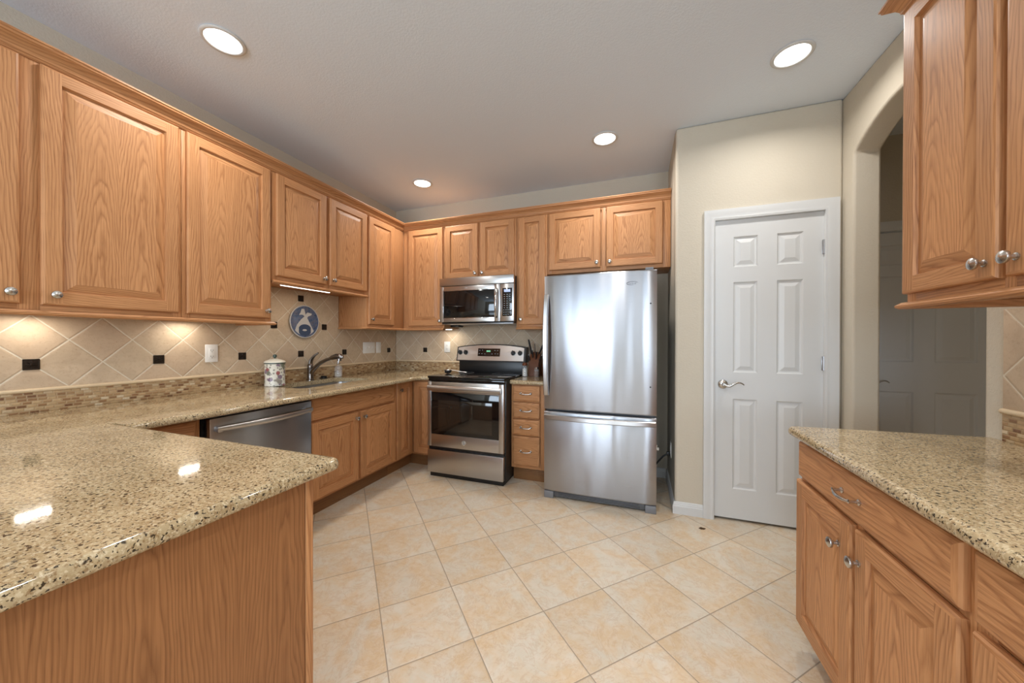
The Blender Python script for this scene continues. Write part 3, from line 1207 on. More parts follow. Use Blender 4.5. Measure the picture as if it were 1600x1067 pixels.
# peninsula
t = thing('peninsula_cabinet', 'oak peninsula cabinet with a plain veneer end panel in the foreground', 'cabinet', (-1.4, .3, 0))
b = MB()
b.box(-2.076, -.866, -.05, .716, 0.0, CB, 2, .001)
b.build('body', 'oak_veneer_shaded', t)
pn = MB(ML)
edges = [-.05, .245, .545, .7145]
cen = [.12, .385, .66]
for k in range(3):
    y0, y1 = edges[k], edges[k + 1]
    sd = (0, [3.3, 11.83, 7.9][k], [.99, 1.0, .985][k])
    pn.face([(y0, .002, -.8655), (y1, .002, -.8655), (y1, CB - .001, -.8655), (y0, CB - .001, -.8655)],
            [(y0 - cen[k], sd[1]), (y1 - cen[k], sd[1]), (y1 - cen[k], CB + sd[1]), (y0 - cen[k], CB + sd[1])], sd[2])
pn.face([(-.05, .002, -.866), (-.05, .002, -.8655), (-.05, CB, -.8655), (-.05, CB, -.866)])
pn.face([(.7145, .002, -.8655), (.7145, .002, -.866), (.7145, CB, -.866), (.7145, CB, -.8655)])
pn.build('end_panel', 'oak_veneer_shaded', t)
ff = MB(); ff.box(-2.0, -.862, .7185, .738, BB, CB, 2, .0012); ff.box(-.92, -.862, .7185, .738, 0, BB, 2, .001)
ff.build('face_frame', 'oak', t)
for a, c in ((.88, 1.22), (1.24, 1.58)):
    door_part(MF, t, a, c, .142, .838, .738)

# ------------------------------------------------------------------ counters
SINK = (-2.595, -2.235, 1.83, 2.50)
hole, _ = round_poly([(SINK[0], SINK[2]), (SINK[1], SINK[2]), (SINK[1], SINK[3]), (SINK[0], SINK[3])], [.07] * 4, 6)
pts, w = round_poly([(LW + .003, -.35), (-2.043, -.35), (-2.043, .8095), (-1.955, .8095), (-1.955, 2.855), (-1.806, 2.855), (-1.806, BW - .003), (LW + .003, BW - .003)],
                    [0, 0, 0, .0, .09, 0, 0, 0], 8, [0, 0, 0, 1, 1, 0, 0, 0])
m = MB(); slab(m, pts, w, CB + .0005, CT, hole)
tag(m.build('countertop', 'granite'), 'speckled beige granite countertop along the left wall and around the sink', 'countertop')
pts, w = round_poly([(-2.0415, -.35), (-.826, -.35), (-.826, .808), (-2.0415, .808)], [0, 0, .028, 0], 6, [0, 1, 1, 0])
m = MB(); slab(m, pts, w, CB + .0005, CT)
tag(m.build('countertop', 'granite'), 'speckled beige granite peninsula top in the left foreground', 'countertop')
pts, w = round_poly([(-1.046, 2.855), (-.742, 2.855), (-.742, BW - .003), (-1.046, BW - .003)], [0, .01, 0, 0], 4, [1, 1, 0, 0])
m = MB(); slab(m, pts, w, CB + .0005, CT)
tag(m.build('countertop', 'granite'), 'small granite countertop between the range and the refrigerator', 'countertop')
pts, w = round_poly([(.577, -.25), (1.202, -.25), (1.202, 1.79), (.577, 1.742)], [0, 0, .0, .03], 6, [0, 0, 1, 1])
m = MB(); slab(m, pts, w, CB + .0005, CT)
tag(m.build('countertop', 'granite'), 'speckled granite countertop on the right side cabinets', 'countertop')

# ------------------------------------------------------------------ backsplash
TZ0, TZ1 = .902, 1.003
t = thing('tile_backsplash', 'diagonal travertine backsplash on the left wall with dark accent tiles', 'backsplash', (LW, 1.5, CT))
TH_ = LW + .010
b = MB()
b.box(LW + .0005, TH_, .15, 1.70, TZ1, UB - .001, 1, 0); b.box(LW + .0005, TH_, 1.70, 2.585, TZ1, 1.650, 1, 0); b.box(LW + .0005, TH_, 2.585, BW - .012, TZ1, UB - .001, 1, 0)
b.build('tile_field', 'tile_left', t)
b = MB(); b.box(LW + .0005, LW + .011, .0, BW - .012, CT + .0005, TZ1 - .012, 1, .0005); b.build('mosaic_band', 'mosaic_left', t)
b = MB(); b.tube([(LW + .011, 0, TZ1 - .006), (LW + .011, 1.0, TZ1 - .006), (LW + .011, BW - .022, TZ1 - .006)], .0095, 12); b.build('pencil_trim', 'pencil', t)


def accent_mesh(fn, u, v, w):
    m = MB(fn)
    h = .0255
    m.box(u - h, u + h, v - h, v + h, w - .003, w + .002, 1, .001)
    for a, c, d, e in ((-h, h, h - .005, h), (-h, h, -h, -h + .005), (-h, -h + .005, -h, h), (h - .005, h, -h, h)):
        m.box(u + a, u + c, v + d, v + e, w, w + .0035, 1, .001)
    for k in range(8):
        a = pi * k / 4
        m.tube([(u + .007 * cos(a), v + .007 * sin(a), w + .003), (u + .018 * cos(a), v + .018 * sin(a), w + .003)], [.0022, .0012], 6)
    m.lathe([(.006, .0015), (.005, .004), (.0001, .0055)], (u, v, w), 2, 10)
    return m


A0 = None
ACC = [(.785, 1.12), (1.252, 1.12), (1.72, 1.12), (1.954, 1.354), (2.187, 1.588), (2.422, 1.354), (2.187, 1.12), (2.655, 1.12), (3.30, 1.122)]
for (y, z) in ACC:
    if A0 is None:
        A0 = accent_mesh(ML, y, z, TH_).build('accent_tile', 'accent', t)
    else:
        copy_part(A0, t, (0, y - ACC[0][0], z - ACC[0][1]))

t = thing('tile_backsplash', 'diagonal travertine backsplash on the back wall behind the range', 'backsplash', (-1.7, BW, CT))
b = MB(); b.box(LW + .012, -.745, BW - .010, BW - .0005, TZ1, UB - .001, 1, 0); b.box(-1.857, -1.083, BW - .010, BW - .0005, UB - .001, 1.84, 1, 0); b.build('tile_field', 'tile_back', t)
b = MB(); b.box(LW + .012, -.745, BW - .011, BW - .0005, CT + .0005, TZ1 - .012, 1, .0005); b.build('mosaic_band', 'mosaic_back', t)
b = MB(); b.tube([(LW + .0215, BW - .011, TZ1 - .006), (-1.5, BW - .011, TZ1 - .006), (-.745, BW - .011, TZ1 - .006)], .0095, 12); b.build('pencil_trim', 'pencil', t)
accent_mesh(MK, -2.287, 1.126, -(BW - .010)).build('accent_tile', 'accent', t)

t = thing('tile_backsplash', 'travertine backsplash on the right wall above the right counter', 'backsplash', (1.205, 1.0, CT))
b = MB(); b.box(1.195, 1.2045, -.25, 1.723, TZ1, 1.350, 1, .001); b.build('tile_field', 'tile_left', t)
b = MB(); b.box(1.194, 1.2045, -.25, 1.723, CT + .0005, TZ1 - .012, 1, .0005); b.build('mosaic_band', 'mosaic_left', t)
b = MB(); b.tube([(1.194, -.25, TZ1 - .006), (1.194, 1.0, TZ1 - .006), (1.194, 1.723, TZ1 - .006)], .0095, 12); b.build('pencil_trim', 'pencil', t)


# ------------------------------------------------------------------ outlets and switches
def outlet(fn, u, v, w, label, kind='gfci', n=1):
    W = .037 if n == 1 else .0865 if n == 3 else .058
    m = MB(fn)
    m.box(u - W, u + W, v - .059, v + .059, w + .0004, w + .006, 1, .0025)
    o = tag(m.build('outlet_plate' if kind != 'switch' else 'switch_plate', 'plate_white'), label, 'outlet' if kind != 'switch' else 'light switch')
    if kind == 'switch':
        for i in range(n):
            k = MB(fn)
            x = u + (i - (n - 1) / 2) * .046
            k.box(x - .006, x + .006, v - .012, v + .012, w + .005, w + .0075, 1, .0005)
            k.box(x - .0035, x + .0035, v - .001, v + .009, w + .007, w + .014, 1, .001)
            k.build('toggle', 'plate_white', o)
    else:
        k = MB(fn); k.box(u - .0175, u + .0175, v - .0345, v + .0345, w + .0055, w + .008, 1, .001); k.build('receptacle', 'plate_white', o)
        for dv in (-.02, .02):
            k = MB(fn)
            k.box(u - .0075, u - .0052, v + dv - .004, v + dv + .005, w + .0076, w + .0084, 1, 0)
            k.box(u + .0052, u + .0075, v + dv - .004, v + dv + .004, w + .0076, w + .0084, 1, 0)
            k.lathe([(.0025, .0076), (.0025, .0084)], (u, v + dv - .010, w), 2, 8)
            k.build('socket', 'slot', o)
    return o


outlet(ML, 1.525, 1.147, TH_, 'white electrical outlet on the left backsplash, left of the canister')
outlet(ML, 2.985, 1.156, TH_, 'wide white triple light switch plate right of the faucet', 'switch', 3)
outlet(ML, 3.128, 1.156, TH_, 'narrow white single switch plate beside the wide switch plate', 'switch', 1)
outlet(MK, -2.0, 1.162, -(BW - .010), 'white electrical outlet on the back wall left of the range')
outlet(MR, -3.06, .37, -AX, 'white outlet low on the alcove wall beside the refrigerator')

# ------------------------------------------------------------------ recessed cans and under-cabinet lamps
CANS = [(-1.984, 1.18, 'recessed ceiling light above the left cabinets, nearest the camera'),
        (.765, 2.253, 'recessed ceiling light at right, in front of the pantry door'),
        (-.239, 2.715, 'recessed ceiling light in front of the refrigerator'),
        (-1.967, 2.898, 'recessed ceiling light in the far corner by the microwave')]
FILL_CANS = [(-.24, .75), (.75, .35), (-1.95, -.9), (.2, -1.6)]  # unseen cans added to brighten the room
HALL_FILL = (2.05, 1.35)  # unseen lamp added to lift the dark hall
t0 = None
G = 'recessed ceiling lights'
for i, (x, y, lab) in enumerate(CANS + [(a, b, 'recessed ceiling light added out of view for fill') for a, b in FILL_CANS]):
    if t0 is None:
        t0 = thing('ceiling_light', lab, 'ceiling light', (x, y, CEIL), G)
        m = MB()
        m.lathe([(.078, -.001), (.094, -.001), (.096, -.004), (.092, -.008), (.082, -.0095), (.078, -.008), (.074, .0)], (x, y, CEIL), 2, 36, caps=False)
        m.build('trim_ring', 'white', t0)
        m = MB()
        m.lathe([(.0001, -.0015), (.077, -.0015), (.077, -.004), (.0001, -.0055)], (x, y, CEIL), 2, 36)
        m.build('lens', 'lens', t0)
    else:
        copy_thing(t0, (x, y, CEIL), lab, G)
    area_light('can_lamp', (x, y, CEIL - .012), .15, CAN_W, WARM, (0, 0, 0), None, 2.7)


copy_thing(t0, (HALL_FILL[0], HALL_FILL[1], CEIL), 'unseen ceiling light added to brighten the hall beyond the arch', G)
area_light('can_lamp', (HALL_FILL[0], HALL_FILL[1], CEIL - .012), .15, 7.0, (1, .88, .72), (0, 0, 0), None, 2.9)


def cab_lamp(fn, u0, u1, v, w, label, watts, dark=False):
    t = thing('cabinet_light', label, 'light', fn((u0 + u1) / 2, v, w), 'under-cabinet lights')
    m = MB(fn); m.box(u0, u1, v + .006, v + .0135, w - .010, w + .010, 0, .003); m.build('housing', 'black' if dark else 'plate_white', t)
    m = MB(fn); m.tube([(u0 + .008, v + .005, w), ((u0 + u1) / 2, v + .005, w), (u1 - .008, v + .005, w)], .0045, 12); m.build('tube', 'tube', t)
    p = fn((u0 + u1) / 2, v - .001, w)
    o = area_light('cabinet_lamp', p, (u1 - u0) * .9 if fn is not ML else .012, watts, (1, .93, .82), (0, 0, 0), .012 if fn is not ML else (u1 - u0) * .9)
    return t


cab_lamp(ML, .71, .82, 1.3475, -2.60, 'short light bar under the far left cabinet, nearest the camera', 1.3)
cab_lamp(ML, 1.30, 1.41, 1.3475, -2.60, 'short light bar under the single-door cabinet left of the sink', 1.3)
cab_lamp(ML, 1.80, 2.24, 1.628, -2.42, 'long light tube under the short cabinet above the sink', 1.8)
cab_lamp(MK, -1.99, -1.862, 1.3475, -3.30, 'short light bar under the corner cabinet left of the microwave', 1.6)
m = MB(); m.box(-1.858, -1.765, 3.25, 3.36, 1.375, 1.402, 0, .004)
tag(m.build('transformer_box', 'black'), 'small dark box under the left end of the microwave', 'transformer')

# ------------------------------------------------------------------ dishwasher
t = thing('dishwasher', 'stainless steel dishwasher with curved bar handle under the left counter', 'dishwasher', (LF, 1.437, 0))
m = MB(ML); m.box(1.134, 1.740, .02, CB - .002, WB, -2.085, 1, .001); m.build('tub', 'black_rough', t)
m = MB(ML); m.box(1.146, 1.734, .115, .836, -2.0845, -2.035, 1, .006); m.build('door', 'steel_dark', t)
m = MB(ML); m.box(1.146, 1.734, .837, .853, -2.0845, -2.045, 1, .002); m.build('control_strip', 'black', t)
m = MB(ML)
for u in (1.178, 1.702):
    m.box(u - .012, u + .012, .765, .795, -2.036, -2.004, 1, .004)
pts = [(1.165 + .55 * i / 18, .784 - .004 * sin(pi * i / 18), -2.008 + .022 * sin(pi * i / 18)) for i in range(19)]
m.tube(pts, [.011 + .003 * sin(pi * i / 18) for i in range(19)], 14, (1.25, .75))
m.build('handle', 'steel', t)
m = MB(ML); m.box(1.146, 1.734, .0, .112, WB, -2.15, 1, .001); m.build('toe_kick', 'black', t)

# ------------------------------------------------------------------ range
RX0, RX1 = -1.801, -1.051
RFY = 2.735
t = thing('range', 'stainless steel electric range with black glass cooktop', 'range', (-1.426, 3.05, 0))
m = MB(); m.box(RX0, RX1, RFY + .045, 3.40, .03, .893, 1, .002); m.build('body', 'black', t)
m = MB(); m.box(RX0, RX1, RFY + .0, 3.30, .894, .914, 1, .006); m.box(RX0 + .004, RX1 - .004, RFY + .012, RFY + .05, .868, .8945, 1, .002)
ck = m.build('cooktop', 'black_glass', t)
for (bx, by, br) in ((-1.62, 2.90, .10), (-1.23, 2.90, .078), (-1.62, 3.15, .078), (-1.23, 3.15, .10)):
    k = MB(); k.lathe([(br - .003, .9141), (br, .9145), (br + .001, .9141)], (bx, by, 0), 2, 40, caps=False); k.build('burner_ring', 'fridge_side', ck)
# oven door
m = MB(MK)
dw = -(RFY)
DU0, DU1, DV0, DV1 = RX0 + .004, RX1 - .008, .282, .864
gu0, gu1, gv0, gv1 = -1.760, -1.100, .392, .772
for a in ((DU0, gu0, DV0, DV1), (gu1, DU1, DV0, DV1), (gu0, gu1, DV0, gv0), (gu0, gu1, gv1, DV1)):
    m.box(a[0], a[1], a[2], a[3], dw - .043, dw, 0, .0006, (0, 0, 1))
od = m.build('oven_door', 'steel', t)
m = MB(MK); m.box(gu0 + .0005, gu1 - .0005, gv0 + .0005, gv1 - .0005, dw - .03, dw - .003, 1, .002); gl = m.build('door_glass', 'black_glass', od)
m = MB(MK); m.box(-1.69, -1.165, .425, .70, dw - .0032, dw - .0024, 1, .0003); m.build('window', 'oven_window', gl)
m = MB(MK)
for u in (RX0 + .05, RX1 - .05):
    m.box(u - .013, u + .013, .800, .824, dw - .001, dw + .026, 1, .003)
m.tube([(RX0 + .022, .812, dw + .026), (-1.6, .812, dw + .036), (-1.426, .812, dw + .039), (-1.25, .812, dw + .036), (RX1 - .022, .812, dw + .026)], .019, 16, (1.3, .75))
m.build('handle', 'steel', od)
m = MB(MK); m.box(DU0, DU1, .045, .252, -(RFY + .04), dw + .002, 1, .005); m.build('drawer', 'steel', t)
m = MB(MK); m.box(DU0 + .003, DU1 - .003, .252, .283, -(RFY + .04), dw - .020, 1, .001); m.box(DU0 + .01, DU1 - .01, .0, .044, -3.38, dw - .03, 1, .001)
m.build('base', 'black', t)
# badge: small round emblem
m = MB(MK); m.lathe([(.018, 0), (.0185, .0015), (.017, .002)], (-1.43, .338, dw - .0005), 2, 24)
bd = m.build('badge', 'fridge_side', od)
m = MB(MK)
pts = [(-1.43 + .0172 * cos(2 * pi * i / 24), .338 + .0172 * sin(2 * pi * i / 24), dw + .0017) for i in range(25)]
m.tube(pts, .0018, 6)
for s in (-1, 1):
    m.tube([(-1.43 + s * (.0010 + .0085 * cos(a)), .338 + .0085 * sin(a), dw + .002) for a in [x * .35 for x in range(-2, 14)]], .0012, 5)
m.build('emblem', 'plate_white', bd)
# backguard
gy = 3.30
m = MB(); m.box(RX0 + .015, RX1 - .015, gy + .012, 3.40, .893, 1.03, 1, .004)
m.build('backguard_base', 'black', t)
m = MB(MK)
N = 16
arcp = [(RX0 - .008 + (RX1 - RX0 + .016) * i / N, 1.162 + .030 * (1 - (2 * i / N - 1) ** 2)) for i in range(N + 1)]
gw = lambda v: -(gy - .012 + .034 * (v - 1.02) / .148)
for (uA, vA), (uB, vB) in zip(arcp[:-1], arcp[1:]):
    a_, b_ = vA + .006, vB + .006
    m.face([(uA, 1.02, -3.40), (uA, a_, -3.40), (uB, b_, -3.40), (uB, 1.02, -3.40)])
    m.face([(uA, a_, -3.40), (uA, a_, gw(a_)), (uB, b_, gw(b_)), (uB, b_, -3.40)])
    m.face([(uA, 1.02, -3.40), (uB, 1.02, -3.40), (uB, 1.02, gw(1.02)), (uA, 1.02, gw(1.02))])
    m.face([(uA, 1.02, gw(1.02)), (uB, 1.02, gw(1.02)), (uB, b_, gw(b_)), (uA, a_, gw(a_))])
for i_ in (0, -1):
    u, v = arcp[i_][0], arcp[i_][1] + .006
    m.face([(u, 1.02, -3.40), (u, 1.02, gw(1.02)), (u, v, gw(v)), (u, v, -3.40)])
m.build('backguard', 'black', t)


def bg(u, v, off):
    """point on the slanted backguard face, off metres in front of it"""
    k = (v - 1.02) / .148
    yy = gy - .012 + .034 * k
    return (u, v + off * .22, -(yy - off * .97))


m = MB(MK)
for (uA, vA), (uB, vB) in zip(arcp[:-1], arcp[1:]):
    uA2, uB2 = max(uA, RX0 + .004), min(uB, RX1 - .012)
    m.face([bg(uA2, 1.030, .002), bg(uB2, 1.030, .002), bg(uB2, vB - .004, .002), bg(uA2, vA - .004, .002)])
pl = m.build('control_panel', 'steel', t)
m = MB(MK); m.face([bg(-1.565, 1.072, .0035), bg(-1.318, 1.072, .0035), bg(-1.318, 1.152, .0035), bg(-1.565, 1.152, .0035)]); m.build('display', 'black_glass', pl)
m = MB(MK)
for i in range(4):
    u = -1.467 + i * .011
    m.face([bg(u, 1.117, .0045), bg(u + .008, 1.117, .0045), bg(u + .008, 1.132, .0045), bg(u, 1.132, .0045)])
m.build('clock_digits', 'display_green', pl)
for u, v in ((-1.545, 1.130), (-1.515, 1.132), (-1.375, 1.130), (-1.345, 1.130), (-1.548, 1.096), (-1.518, 1.096), (-1.485, 1.094), (-1.405, 1.094), (-1.37, 1.096), (-1.342, 1.096)):
    m = MB(MK)
    m.face([bg(u - .006, v, .0045), bg(u + .006, v, .0045), bg(u + .006, v + .004, .0045), bg(u - .006, v + .004, .0045)])
    m.build('key_legend', 'legend', pl)
for u in (-1.768, -1.704, -1.175, -1.102):
    m = MB(MK)
    a0, a1 = Vector(bg(u, 1.108, .002)), Vector(bg(u, 1.108, .030))
    m.tube([a0, a0.lerp(a1, .25), a0.lerp(a1, .3), a1], [.024, .024, .019, .016], 20)
    q = Vector(bg(u, 1.110, .034)); m.tube([q + Vector((0, -.018, 0)), q + Vector((0, .020, 0))], [.005, .004], 8)
    m.build('burner_knob', 'black', t)

# ------------------------------------------------------------------ microwave
MY = 3.02
t = thing('microwave', 'stainless steel over-the-range microwave with black window', 'microwave', (-1.458, 3.2, 1.405))
m = MB(); m.box(-1.848, -1.0825, MY + .045, 3.428, 1.402, 1.843, 1, .002); m.build('body', 'black', t)
mw = -MY
m = MB(MK); m.box(-1.848, -1.070, 1.766, 1.843, mw - .045, mw + .004, 0, .004); m.build('vent_grille', 'steel', t)
m = MB(MK)
a0, a1, b0, b1 = -1.805, -1.262, 1.455, 1.718
for q in ((-1.848, a0, 1.415, 1.762), (a1, -1.205, 1.415, 1.762), (a0, a1, 1.415, b0), (a0, a1, b1, 1.762)):
    m.box(q[0], q[1], q[2], q[3], mw - .045, mw, 0, .0006, (0, 0, 1))
md = m.build('door', 'steel', t)
m = MB(MK); m.box(a0 + .0005, a1 - .0005, b0 + .0005, b1 - .0005, mw - .035, mw - .004, 1, .002); m.build('window', 'black_glass', md)
m = MB(MK)
for q in ((a0 - .006, a0 + .0, b0 - .006, b1 + .006), (a1, a1 + .006, b0 - .006, b1 + .006), (a0, a1, b0 - .006, b0), (a0, a1, b1, b1 + .006)):
    m.box(q[0], q[1], q[2], q[3], mw - .001, mw + .002, 1, .0008)
m.build('window_bezel', 'chrome', md)
m = MB(MK)
pts = [(-1.236 + .004 * sin(pi * i / 14), 1.452 + .265 * i / 14, mw + .004 + .040 * sin(pi * i / 14) ** .6) for i in range(15)]
m.tube(pts, [.010 + .003 * sin(pi * i / 14) for i in range(15)], 12)
m.build('handle', 'chrome', md)
m = MB(MK); m.box(-1.203, -1.070, 1.415, 1.762, mw - .045, mw, 0, .002)
cp = m.build('control_panel', 'steel', t)
m = MB(MK); m.box(-1.182, -1.086, 1.462, 1.720, mw - .001, mw + .0015, 1, .0005); m.build('keypad', 'black_glass', cp)
m = MB(MK); m.box(-1.165, -1.103, 1.683, 1.708, mw + .001, mw + .0022, 1, .0002); m.build('display', 'display_blue', cp)
m = MB(MK)
for j in range(10):
    for i in range(4 if j > 6 else 3):
        n_ = 4 if j > 6 else 3
        u = -1.134 + (i - (n_ - 1) / 2) * (.021 if n_ == 4 else .027)
        v = 1.662 - j * .0205
        big = (j in (7, 8) and i == 3)
        m.box(u - (.008 if big else .0055), u + (.008 if big else .0055), v - (.006 if big else .003), v + (.005 if big else .002), mw + .001, mw + .0021, 1, .0001)
m.build('key_legends', 'legend', cp)
m = MB(MK); m.box(-1.60, -1.545, 1.738, 1.746, mw - .0005, mw + .001, 1, .0003); m.build('badge', 'steel_dark', md)
m = MB(MK); m.box(-1.840, -1.085, 1.394, 1.4015, -3.40, mw - .03, 1, .002); m.build('underside_vent', 'steel_dark', t)

# ------------------------------------------------------------------ refrigerator
FX0, FX1, FY = -.694, .127, 2.68
t = thing('refrigerator', 'stainless steel bottom-freezer refrigerator with grey sides', 'refrigerator', (-.283, 3.0, 0))
m = MB(); m.box(FX0 + .006, FX1 - .006, FY + .075, 3.37, .03, 1.742, 1, .004); m.build('body', 'fridge_side', t)


def curved_door(fn, u0, u1, v0, v1, w0, w1, bow, n=16, r=.008):
    """door with slightly bowed front"""
    m = MB(fn)
    rings = []
    for vv, ins, dw_ in ((v0, .0, -.006), (v0 + .004, 0, -.0015), (v0 + .01, 0, 0), (v1 - .01, 0, 0), (v1 - .004, 0, -.0015), (v1, 0, -.006)):
        front = []
        for i in range(n + 1):
            s = i / n
            u = u0 + (u1 - u0) * s
            e = min(s, 1 - s) * (u1 - u0)
            rr = 0 if e > r else (r - sqrt(max(0, r * r - (r - e) ** 2)))
            front.append((u, vv, w1 + bow * (1 - (2 * s - 1) ** 2) + dw_ - rr))
        rings.append(front + [(u1, vv, w0), (u0, vv, w0)])
    m.grid(rings, True, True, True, True)
    return m


fwd = -FY
fd = curved_door(MK, FX0, FX1, .699, 1.745, fwd - .07, fwd, .006).build('door', 'steel_fridge', t)
fz = curved_door(MK, FX0, FX1, .060, .683, fwd - .07, fwd, .006).build('freezer_drawer', 'steel_fridge', t)
m = MB(); m.box(FX0 + .004, FX1 - .004, FY + .068, FY + .08, .04, 1.738, 1, .001); m.build('gasket', 'grey_plastic', t)
m = MB(MK)
rings = []
for i in range(25):
    s = i / 24
    v = .812 + (1.592 - .812) * s
    o = .012 + .040 * sin(pi * s) ** .7
    rings.append([(FX0 + .004, v, fwd + o - .012), (FX0 + .004, v, fwd + o + .012), (FX0 + .008, v, fwd + o + .016), (FX0 + .034, v, fwd + o + .014), (FX0 + .038, v, fwd + o + .010), (FX0 + .038, v, fwd + o - .012)])
m.grid(rings, True, True, True, True)
for v in (.825, 1.578):
    m.box(FX0 + .006, FX0 + .036, v - .012, v + .012, fwd - .006, fwd + .016, 1, .002)
m.build('handle', 'steel', fd)
m = MB(MK)
rings = []
for i in range(25):
    s = i / 24
    u = FX0 + .006 + (FX1 - FX0 - .012) * s
    o = .012 + .042 * sin(pi * s) ** .7
    zc = .645
    rings.append([(u, zc - .018, fwd + o - .010), (u, zc - .018, fwd + o + .010), (u, zc - .013, fwd + o + .015), (u, zc + .013, fwd + o + .013), (u, zc + .018, fwd + o + .008), (u, zc + .018, fwd + o - .010)])
m.grid(rings, True, True, True, True)
for u in (FX0 + .02, FX1 - .02):
    m.box(u - .012, u + .012, .63, .66, fwd - .006, fwd + .016, 1, .002)
m.build('handle', 'steel', fz)
for u0 in (FX0 + .0, FX1 - .075):
    m = MB(MK); m.box(u0, u0 + .075, .0, .056, fwd - .10, fwd - .004, 1, .005); m.build('foot', 'grey_plastic', t)
m = MB(MK); m.box(FX0 + .076, FX1 - .076, .012, .057, fwd - .09, fwd - .022, 1, .003)
for i in range(3):
    m.box(FX0 + .11, FX1 - .11, .019 + i * .011, .024 + i * .011, fwd - .024, fwd - .017, 0, .001)
m.build('toe_grille', 'fridge_side', t)
m = MB(MK); m.box(.048, .105, 1.7455, 1.766, fwd - .09, fwd - .015, 1, .006); m.build('hinge_cover', 'grey_plastic', t)
# small swirl emblem at the upper right of the door, and two screw plugs
m = MB(MK)
pts = [(-.040 + .042 * cos(a) * (1 - .2 * a / 6), 1.652 + .013 * sin(a), fwd + .0055) for a in [.35 + x * .2 for x in range(24)]]
m.tube(pts, [.0004 + .0014 * sin(pi * i / 23) for i in range(24)], 6)
for i in range(7):
    u = -.066 + i * .0085
    m.tube([(u, 1.644, fwd + .0055), (u + .0012, 1.655 if i % 3 else 1.660, fwd + .0055)], .0009, 5)
    if i % 2:
        m.tube([(u + .001, 1.650, fwd + .0055), (u + .004, 1.651, fwd + .0055), (u + .005, 1.645, fwd + .0055)], .0008, 5)
m.build('emblem', 'fridge_side', fd)
for z in (1.503, .906):
    m = MB(MK); m.lathe([(.006, 0), (.005, .002), (.0001, .0025)], (.085, z, fwd + .0018), 2, 10); m.build('screw_plug', 'black', fd)

# cord and clip beside the refrigerator
m = MB(); m.tube([(AX - .009, 3.055, .335), (AX - .03, 3.05, .333), (AX - .06, 3.05, .31), (AX - .095, 3.05, .265), (.137, 3.05, .235), (.128, 3.06, .225)], .0065, 10)
m.box(AX - .034, AX - .0085, 3.04, 3.07, .320, .350, 1, .004)
tag(m.build('power_cord', 'black'), 'black power cord plugged into the low outlet beside the refrigerator', 'cord')
m = MB(); m.box(.122, .150, 2.80, 2.815, .425, .445, 1, .004); m.tube([(.13, 2.807, .44), (.135, 2.807, .462)], .004, 8)
tag(m.build('plastic_clip', 'plate_white'), 'small white plastic clip on the refrigerator side', 'clip')

# ------------------------------------------------------------------ sink, faucet and things on the counters
t = thing('sink', 'undermount stainless steel kitchen sink in the left counter', 'sink', (-2.41, 2.165, .70))
m = MB()
oth = poly_offset(hole, [-.006] * len(hole))
rim = poly_offset(hole, [-.02] * len(hole))
inn = poly_offset(hole, [.02] * len(hole))
ring = lambda q, z: [(p[0], p[1], z) for p in q]
zt = CB - .002
m.grid([ring(rim, zt), ring(oth, zt), ring(oth, zt - .02), ring(inn, .72), ring(poly_offset(hole, [.045] * len(hole)), .705)][::-1], True, True, False, True)
m.build('basin', 'steel', t)
m = MB(); m.lathe([(.045, .706), (.045, .7085), (.03, .7085), (.028, .706), (.0001, .7055)], (-2.415, 2.165, 0), 2, 20); m.build('drain', 'chrome', t)

fx, fy = -2.650, 2.245
t = thing('faucet', 'brushed metal single-handle pull-out faucet behind the sink', 'faucet', (fx, fy, CT))
m = MB(); m.lathe([(.030, 0), (.030, .006), (.025, .010), (.023, .02), (.0225, .10), (.024, .108), (.024, .122), (.021, .136), (.012, .146)], (fx, fy, CT), 2, 24); m.build('base', 'bronze_faucet', t)
m = MB()
sp = [(0, .05, .019), (.03, .085, .018), (.07, .120, .0165), (.12, .152, .015), (.18, .178, .0140), (.235, .194, .0135)]
m.tube([(fx + a, fy, CT + h) for a, h, r in sp], [r for a, h, r in sp], 14); m.build('spout', 'bronze_faucet', t)
m = MB()
sp = [(.232, .194, .0155), (.246, .199, .020), (.295, .209, .0235), (.33, .210, .022), (.352, .203, .016), (.360, .196, .007)]
m.tube([(fx + a, fy, CT + h) for a, h, r in sp], [r for a, h, r in sp], 14)
m.lathe([(.016, -.022), (.0165, -.008), (.014, .002)], (fx + .322, fy, CT + .194), 2, 14)
m.build('spray_head', 'bronze_faucet', t)
m = MB()
hp = [(.0, .142, .018), (.006, .165, .016), (.02, .19, .0135), (.042, .213, .011), (.066, .228, .0085), (.078, .236, .007)]
m.tube([(fx + a * .9, fy + a * .25, CT + h) for a, h, r in hp], [r for a, h, r in hp], 12, (1.15, .8)); m.build('handle', 'bronze_faucet', t)

t = thing('canister', 'floral enamel canister with a lid beside the sink', 'canister', (-2.585, 1.885, CT))
cx, cy = -2.585, 1.885
m = MB(); m.lathe([(.060, 0), (.066, .002), (.066, .012), (.0655, .165), (.067, .172)], (cx, cy, CT), 2, 32); m.build('body', 'floral', t)
m = MB(); m.lathe([(.068, .1725), (.070, .176), (.069, .181), (.060, .189), (.035, .199), (.012, .204), (.0001, .205)], (cx, cy, CT), 2, 32); ld = m.build('lid', 'cream', t)
m = MB(); m.lathe([(.0675, .1665), (.0705, .169), (.0705, .174), (.0685, .1765)], (cx, cy, CT), 2, 32); m.build('lid_band', 'green_dark', ld)
m = MB(); m.lathe([(.006, .203), (.006, .209), (.013, .217), (.0145, .225), (.010, .234), (.0001, .237)], (cx, cy, CT), 2, 20); m.build('knob', 'green_dark', ld)

